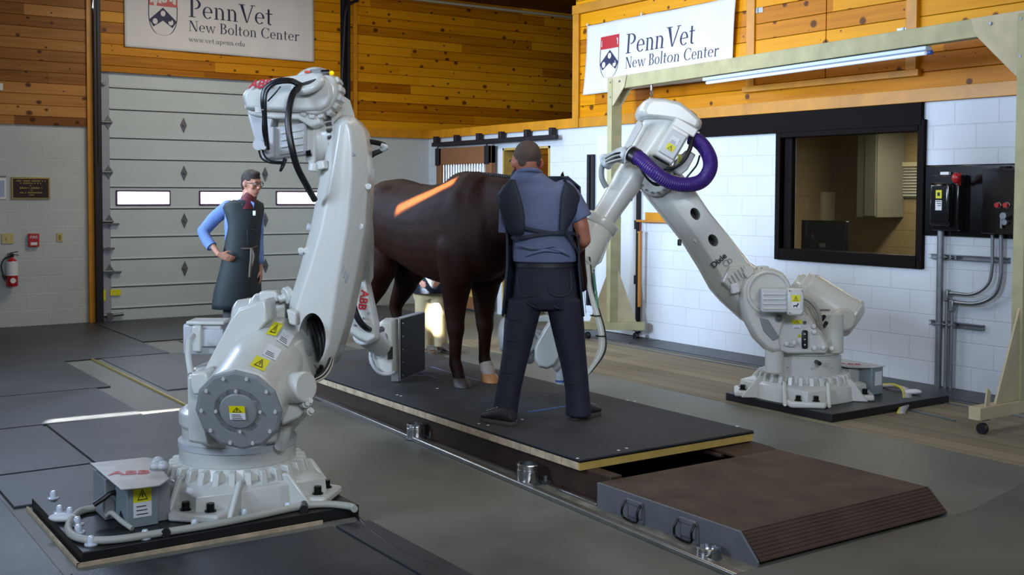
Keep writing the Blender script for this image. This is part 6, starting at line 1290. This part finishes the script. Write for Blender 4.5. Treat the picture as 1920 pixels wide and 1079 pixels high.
def strap(pts, nm='apron_strap', wd=.02):
    P = smooth_path([A(*p) for p in pts], 6); k = MB(); k.loft([[p + UV * wd / 2, p - UV * wd / 2, p - UV * wd / 2 - FV * .006, p + UV * wd / 2 - FV * .006] for p in P]); k.build(nm, 'apron2', pm)
strap([(958, 446, .0), (975, 446, -.09), (1010, 440, -.10), (1045, 436, -.10), (1066, 432, -.07)]); strap([(984, 427, -.10), (1005, 432, -.105), (1040, 437, -.10), (1070, 437, -.06), (1080, 440, .0)])
strap([(1060, 434, -.09), (1076, 455, -.05), (1084, 478, .02), (1092, 520, .08), (1099, 590, .12)], wd=.03); strap([(958, 447, .0), (956, 480, .03), (950, 540, .08)], wd=.03)
shoe(pm, fl(957, 797, PT) - FH * .0, (-RH * .75 + FH * .65), .26, m='shoe'); shoe(pm, fl(1080, 786, PT), (RH * .65 + FH * .75), .27, m='shoe')

# ---- vet with apron by the garage door
pv = thing('person', fl(443, 661), 'person in blue shirt and dark lead apron, hand on hip, by the garage door', 'person')
D2 = 11.6; B = lambda u, v, o=0: at(u, v, D2 + o)
F = (RH * .80 - FH * .55 + V((0, 0, -.16))).normalized(); S = ZZ.cross(F).normalized(); U = F.cross(S)
hc2 = B(472, 345); k = MB(); head(k, hc2, F, S, U, 1.12)
k.cap(B(467, 358, .02), B(461, 380, .03), .06, .065)
bf = (RH * .55 - FH * .83).normalized(); bs = ZZ.cross(bf).normalized()
k.loft([ringp(B(460, 378, .03), bs, bf, .10, .07), ringp(B(458, 390, .03), bs, bf, .19, .09), ringp(B(457, 420, .03), bs, bf, .19, .11), ringp(B(454, 470, .03), bs, bf, .155, .10), ringp(B(450, 520, .03), bs, bf, .17, .11)])
k.cap(B(428, 390, .08), B(381, 437, .0), .05, .042).cap(B(381, 437, .0), B(409, 476, -.20), .038, .027)
hand(k, B(411, 477, -.21), (RH * .88 - ZZ * .36 + FH * .1), (FH), (-ZZ * -.75 + RH * .5), .19, .55)
k.cap(B(485, 400, .16), B(485, 450, .16), .05, .04).cap(B(485, 450, .16), B(488, 505, .06), .038, .026)
hand(k, B(488, 505, .06), (-ZZ + RH * .1 - FH * .1), (-RH), (-FH), .19, .5)
k.cap(B(436, 540, .03), B(430, 600, .03), .08, .055).cap(B(430, 600, .03), B(424, 655, .05), .05, .035).cap(B(462, 540, .03), B(462, 600, .03), .08, .055).cap(B(462, 600, .03), B(462, 650, .05), .05, .035)
organic('body', k, 'skin', pv, .0075, 3)
eyes(pv, hc2, F, S, U, 1.12)
k = MB().ell(hc2 + U * .045 - F * .022, (.092, .112, .105), S, F, U).ell(hc2 - U * .01 - F * .06, (.082, .055, .09), S, F, U).ell(hc2 + U * .115 + F * .03, (.055, .06, .03), S, F, U)
ho = organic('hair', k, 'hairb', pv, .008, 3); cut(ho, MB().box(hc2 + F * .13 - U * .07, (.3, .16, .26), S, F, U))
g = MB()
for q in (-1, 1):
    p = hc2 + S * .036 * q + U * .014 + F * .108; g.torus(p, F, .024, .0032, 20, 6)
g.cyl(hc2 + S * .012 + U * .018 + F * .108, hc2 - S * .012 + U * .018 + F * .108, .003)
for q in (-1, 1): g.cyl(hc2 + S * .062 * q + U * .018 + F * .104, hc2 + S * .09 * q + U * .012 - F * .0, .003)
g.build('glasses', 'ink', pv)
MB().loft([ringp(B(471, 361, .02), bs, bf, .070, .070), ringp(B(466, 372, .02), bs, bf, .082, .088), ringp(B(463, 384, -.01), bs, bf, .095, .10), ringp(B(463, 392, -.07), bs, bf, .07, .06)]).build('thyroid_collar', 'maroon', pv)
MB().prism([B(459, 379, -.075), B(467, 380, -.08), B(467, 384, -.085), B(459, 383, -.08)], -FH * .004).build('collar_print', 'white', pv)
k = MB()
k.loft([ringp(B(463, 372, .03), bs, bf, .07, .065), ringp(B(460, 380, .03), bs, bf, .13, .085), ringp(B(457, 390, .03), bs, bf, .20, .105), ringp(B(456, 420, .03), bs, bf, .20, .12), ringp(B(453, 470, .03), bs, bf, .17, .11), ringp(B(450, 510, .03), bs, bf, .18, .12)])
def sleeve(k, pts):
    for a, b in zip(pts, pts[1:]): k.cap(B(*a[:3]), B(*b[:3]), a[3], b[3])
sleeve(k, [(428, 388, .07, .075), (402, 410, .05, .072), (381, 434, .0, .062), (385, 446, -.04, .058), (395, 460, -.11, .052)]); sleeve(k, [(483, 396, .15, .07), (484, 450, .16, .055), (487, 490, .08, .047)])
sl2 = organic('shirt', k, 'shirtblue', pv, .010, 4)
for p, q in (((451, 374, -.05), (455, 391, -.09)), ((470, 377, -.07), (476, 392, -.06))): MB().prism([B(*p), B(p[0] + 7, p[1] + 3, p[2]), B(*q)], -FH * .012).build('shirt_collar_point', 'shirtblue', sl2)
MB().loft([ringp(B(387, 450, -.06), *basis(B(396, 460, -.04) - B(385, 446, 0))[:2], .058, .058), ringp(B(397, 463, -.12), *basis(B(396, 460, -.04) - B(385, 446, 0))[:2], .056, .056)]).build('rolled_cuff', 'shirtblue', sl2)
k = MB(); R_ = []
for (u, v, hx, hy) in ((460, 377, .12, .09), (458, 383, .19, .115), (457, 390, .205, .128), (458, 400, .19, .135), (457, 425, .172, .138), (455, 455, .170, .13), (452, 480, .18, .135), (450, 510, .205, .15), (446, 545, .235, .165), (444, 568, .245, .17), (443, 578, .24, .168)): R_.append(ringp(B(u, v, .02), bs, bf, hx, hy, 30))
k.loft(R_, cap=False); va = k.build('lead_apron', 'apron', pv, ang=60)
s_ = va.modifiers.new('t', 'SOLIDIFY'); s_.thickness = .014; s_.offset = 1
MB().tube([B(436, 462, -.10), B(452, 466, -.12), B(472, 466, -.12), B(482, 462, -.06)], .010).build('apron_belt', mat('belt_web', '#4a3a34', .7), va); MB().tube([B(472, 466, -.13), B(471, 485, -.14), B(469, 505, -.15), B(468, 520, -.15)], lambda t: .016 - .004 * t).tube([B(473, 468, -.13), B(476, 482, -.14), B(472, 500, -.14)], .012).build('belt_tail', mat('webbing_tail', '#5e5648', .7), va)
MB().tube([B(464, 430, -.125), B(482, 432, -.1)], .004, n=1).tube([B(464, 430, -.125), B(464, 458, -.125)], .003, n=1).build('chest_pocket_seam', 'ink', va)
for p in ((452, 387, -.11), (477, 400, -.11)): MB().box(B(*p), (.03, .02, .05), RH, None, ZZ).build('apron_buckle', 'white', va, bevel=.005)
k = MB()
for a in ([(437, 560, .03, .095), (432, 610, .03, .085), (427, 650, .04, .075)], [(460, 560, .03, .095), (462, 610, .03, .085), (462, 646, .04, .075)]): k.loft([ringp(B(u, v, o), RH, FH, r, r) for u, v, o, r in a])
k.loft([ringp(B(449, 500, .03), bs, bf, .16, .11), ringp(B(449, 530, .03), bs, bf, .19, .13), ringp(B(448, 565, .03), bs, bf, .19, .12)])
organic('trousers', k, 'greypants', pv, .010, 3)
shoe(pv, fl(424, 661), RH * .6 - FH * .4); shoe(pv, fl(458, 656), RH * .8 - FH * .4)

# ---- helper behind the horse, only legs and apron hem in view
pk = thing('person', fl(818, 665), 'person in khaki trousers and dark apron bending down behind the horse', 'person')
D3 = 11.6; E_ = lambda u, v, o=0: at(u, v, D3 + o)
F = (-FH * .6 - RH * .35 + V((0, 0, -.5))).normalized(); S = ZZ.cross(F).normalized(); U = F.cross(S)
hc3 = E_(805, 392, -.25); k = MB(); head(k, hc3, F, S, U, 1.1)
k.cap(hc3 - U * .08, E_(808, 425, -.1), .06, .07)
k.loft([ringp(E_(808, 420, -.10), RH, FH, .12, .08), ringp(E_(808, 430, -.09), RH, FH, .20, .10), ringp(E_(806, 470, -.03), RH, FH, .18, .12), ringp(E_(806, 520, .02), RH, FH, .17, .12), ringp(E_(806, 550, .03), RH, FH, .18, .12)])
k.cap(E_(775, 432, -.1), E_(768, 480, -.12), .05, .04).cap(E_(768, 480, -.12), E_(785, 520, -.32), .038, .028).cap(E_(840, 432, -.1), E_(846, 480, -.12), .05, .04).cap(E_(846, 480, -.12), E_(828, 518, -.32), .038, .028)
hand(k, E_(785, 520, -.32), (RH * .3 - ZZ * .5 - FH * .7), RH, ZZ, .19, .7); hand(k, E_(828, 518, -.32), (-RH * .3 - ZZ * .5 - FH * .7), -RH, ZZ, .19, .7)
k.cap(E_(796, 540, .03), E_(797, 600, .0), .08, .055).cap(E_(797, 600), E_(800, 655, .03), .05, .038).cap(E_(820, 540, .03), E_(823, 600, .0), .08, .055).cap(E_(823, 600), E_(825, 652, .05), .05, .038)
organic('body', k, 'skin', pk, .0085, 3)
eyes(pk, hc3, F, S, U, 1.1)
organic('hair', MB().ell(hc3 + U * .045 - F * .03, (.092, .105, .10), S, F, U), 'hairb', pk, .01, 2)
k = MB().loft([ringp(E_(808, 414, -.1), RH, FH, .10, .08), ringp(E_(808, 428, -.09), RH, FH, .22, .12), ringp(E_(806, 470, -.03), RH, FH, .20, .14), ringp(E_(806, 530, .02), RH, FH, .19, .14)])
for a, b in (((776, 432, -.1), (769, 470, -.12)), ((840, 432, -.1), (846, 470, -.12))): k.cap(E_(*a), E_(*b), .07, .065)
organic('shirt', k, 'shirtgrey', pk, .011, 3)
k = MB()
for a in ([(795, 545, .03, .10), (796, 590, .0, .098), (798, 630, .0, .088), (800, 654, .02, .085)], [(820, 545, .03, .10), (822, 590, .0, .092), (824, 630, .02, .082), (826, 650, .03, .08)]): k.loft([ringp(E_(u, v, o), RH, FH, r, r) for u, v, o, r in a])
k.loft([ringp(E_(807, 500, .03), RH, FH, .17, .12), ringp(E_(807, 530, .03), RH, FH, .185, .13), ringp(E_(807, 560, .03), RH, FH, .18, .11)])
organic('trousers', k, 'khaki', pk, .010, 3)
k = MB(); k.loft([[E_(803, v, .02) + RH * (hw_ * math.sin(t)) - FH * (o * math.cos(t)) for t in [-1.5 + 3 * i / 18 for i in range(19)]] for v, hw_, o in ((425, .17, .24), (470, .21, .22), (520, .20, .20), (548, .205, .20))], cap=False, close=False)
o = k.build('lead_apron', 'apron2', pk, ang=60); s_ = o.modifiers.new('t', 'SOLIDIFY'); s_.thickness = .014
shoe(pk, fl(806, 664), -FH * .7 + RH * .15, m='shoebrown'); shoe(pk, fl(828, 660), -FH * .5 + RH * .35, m='shoebrown')
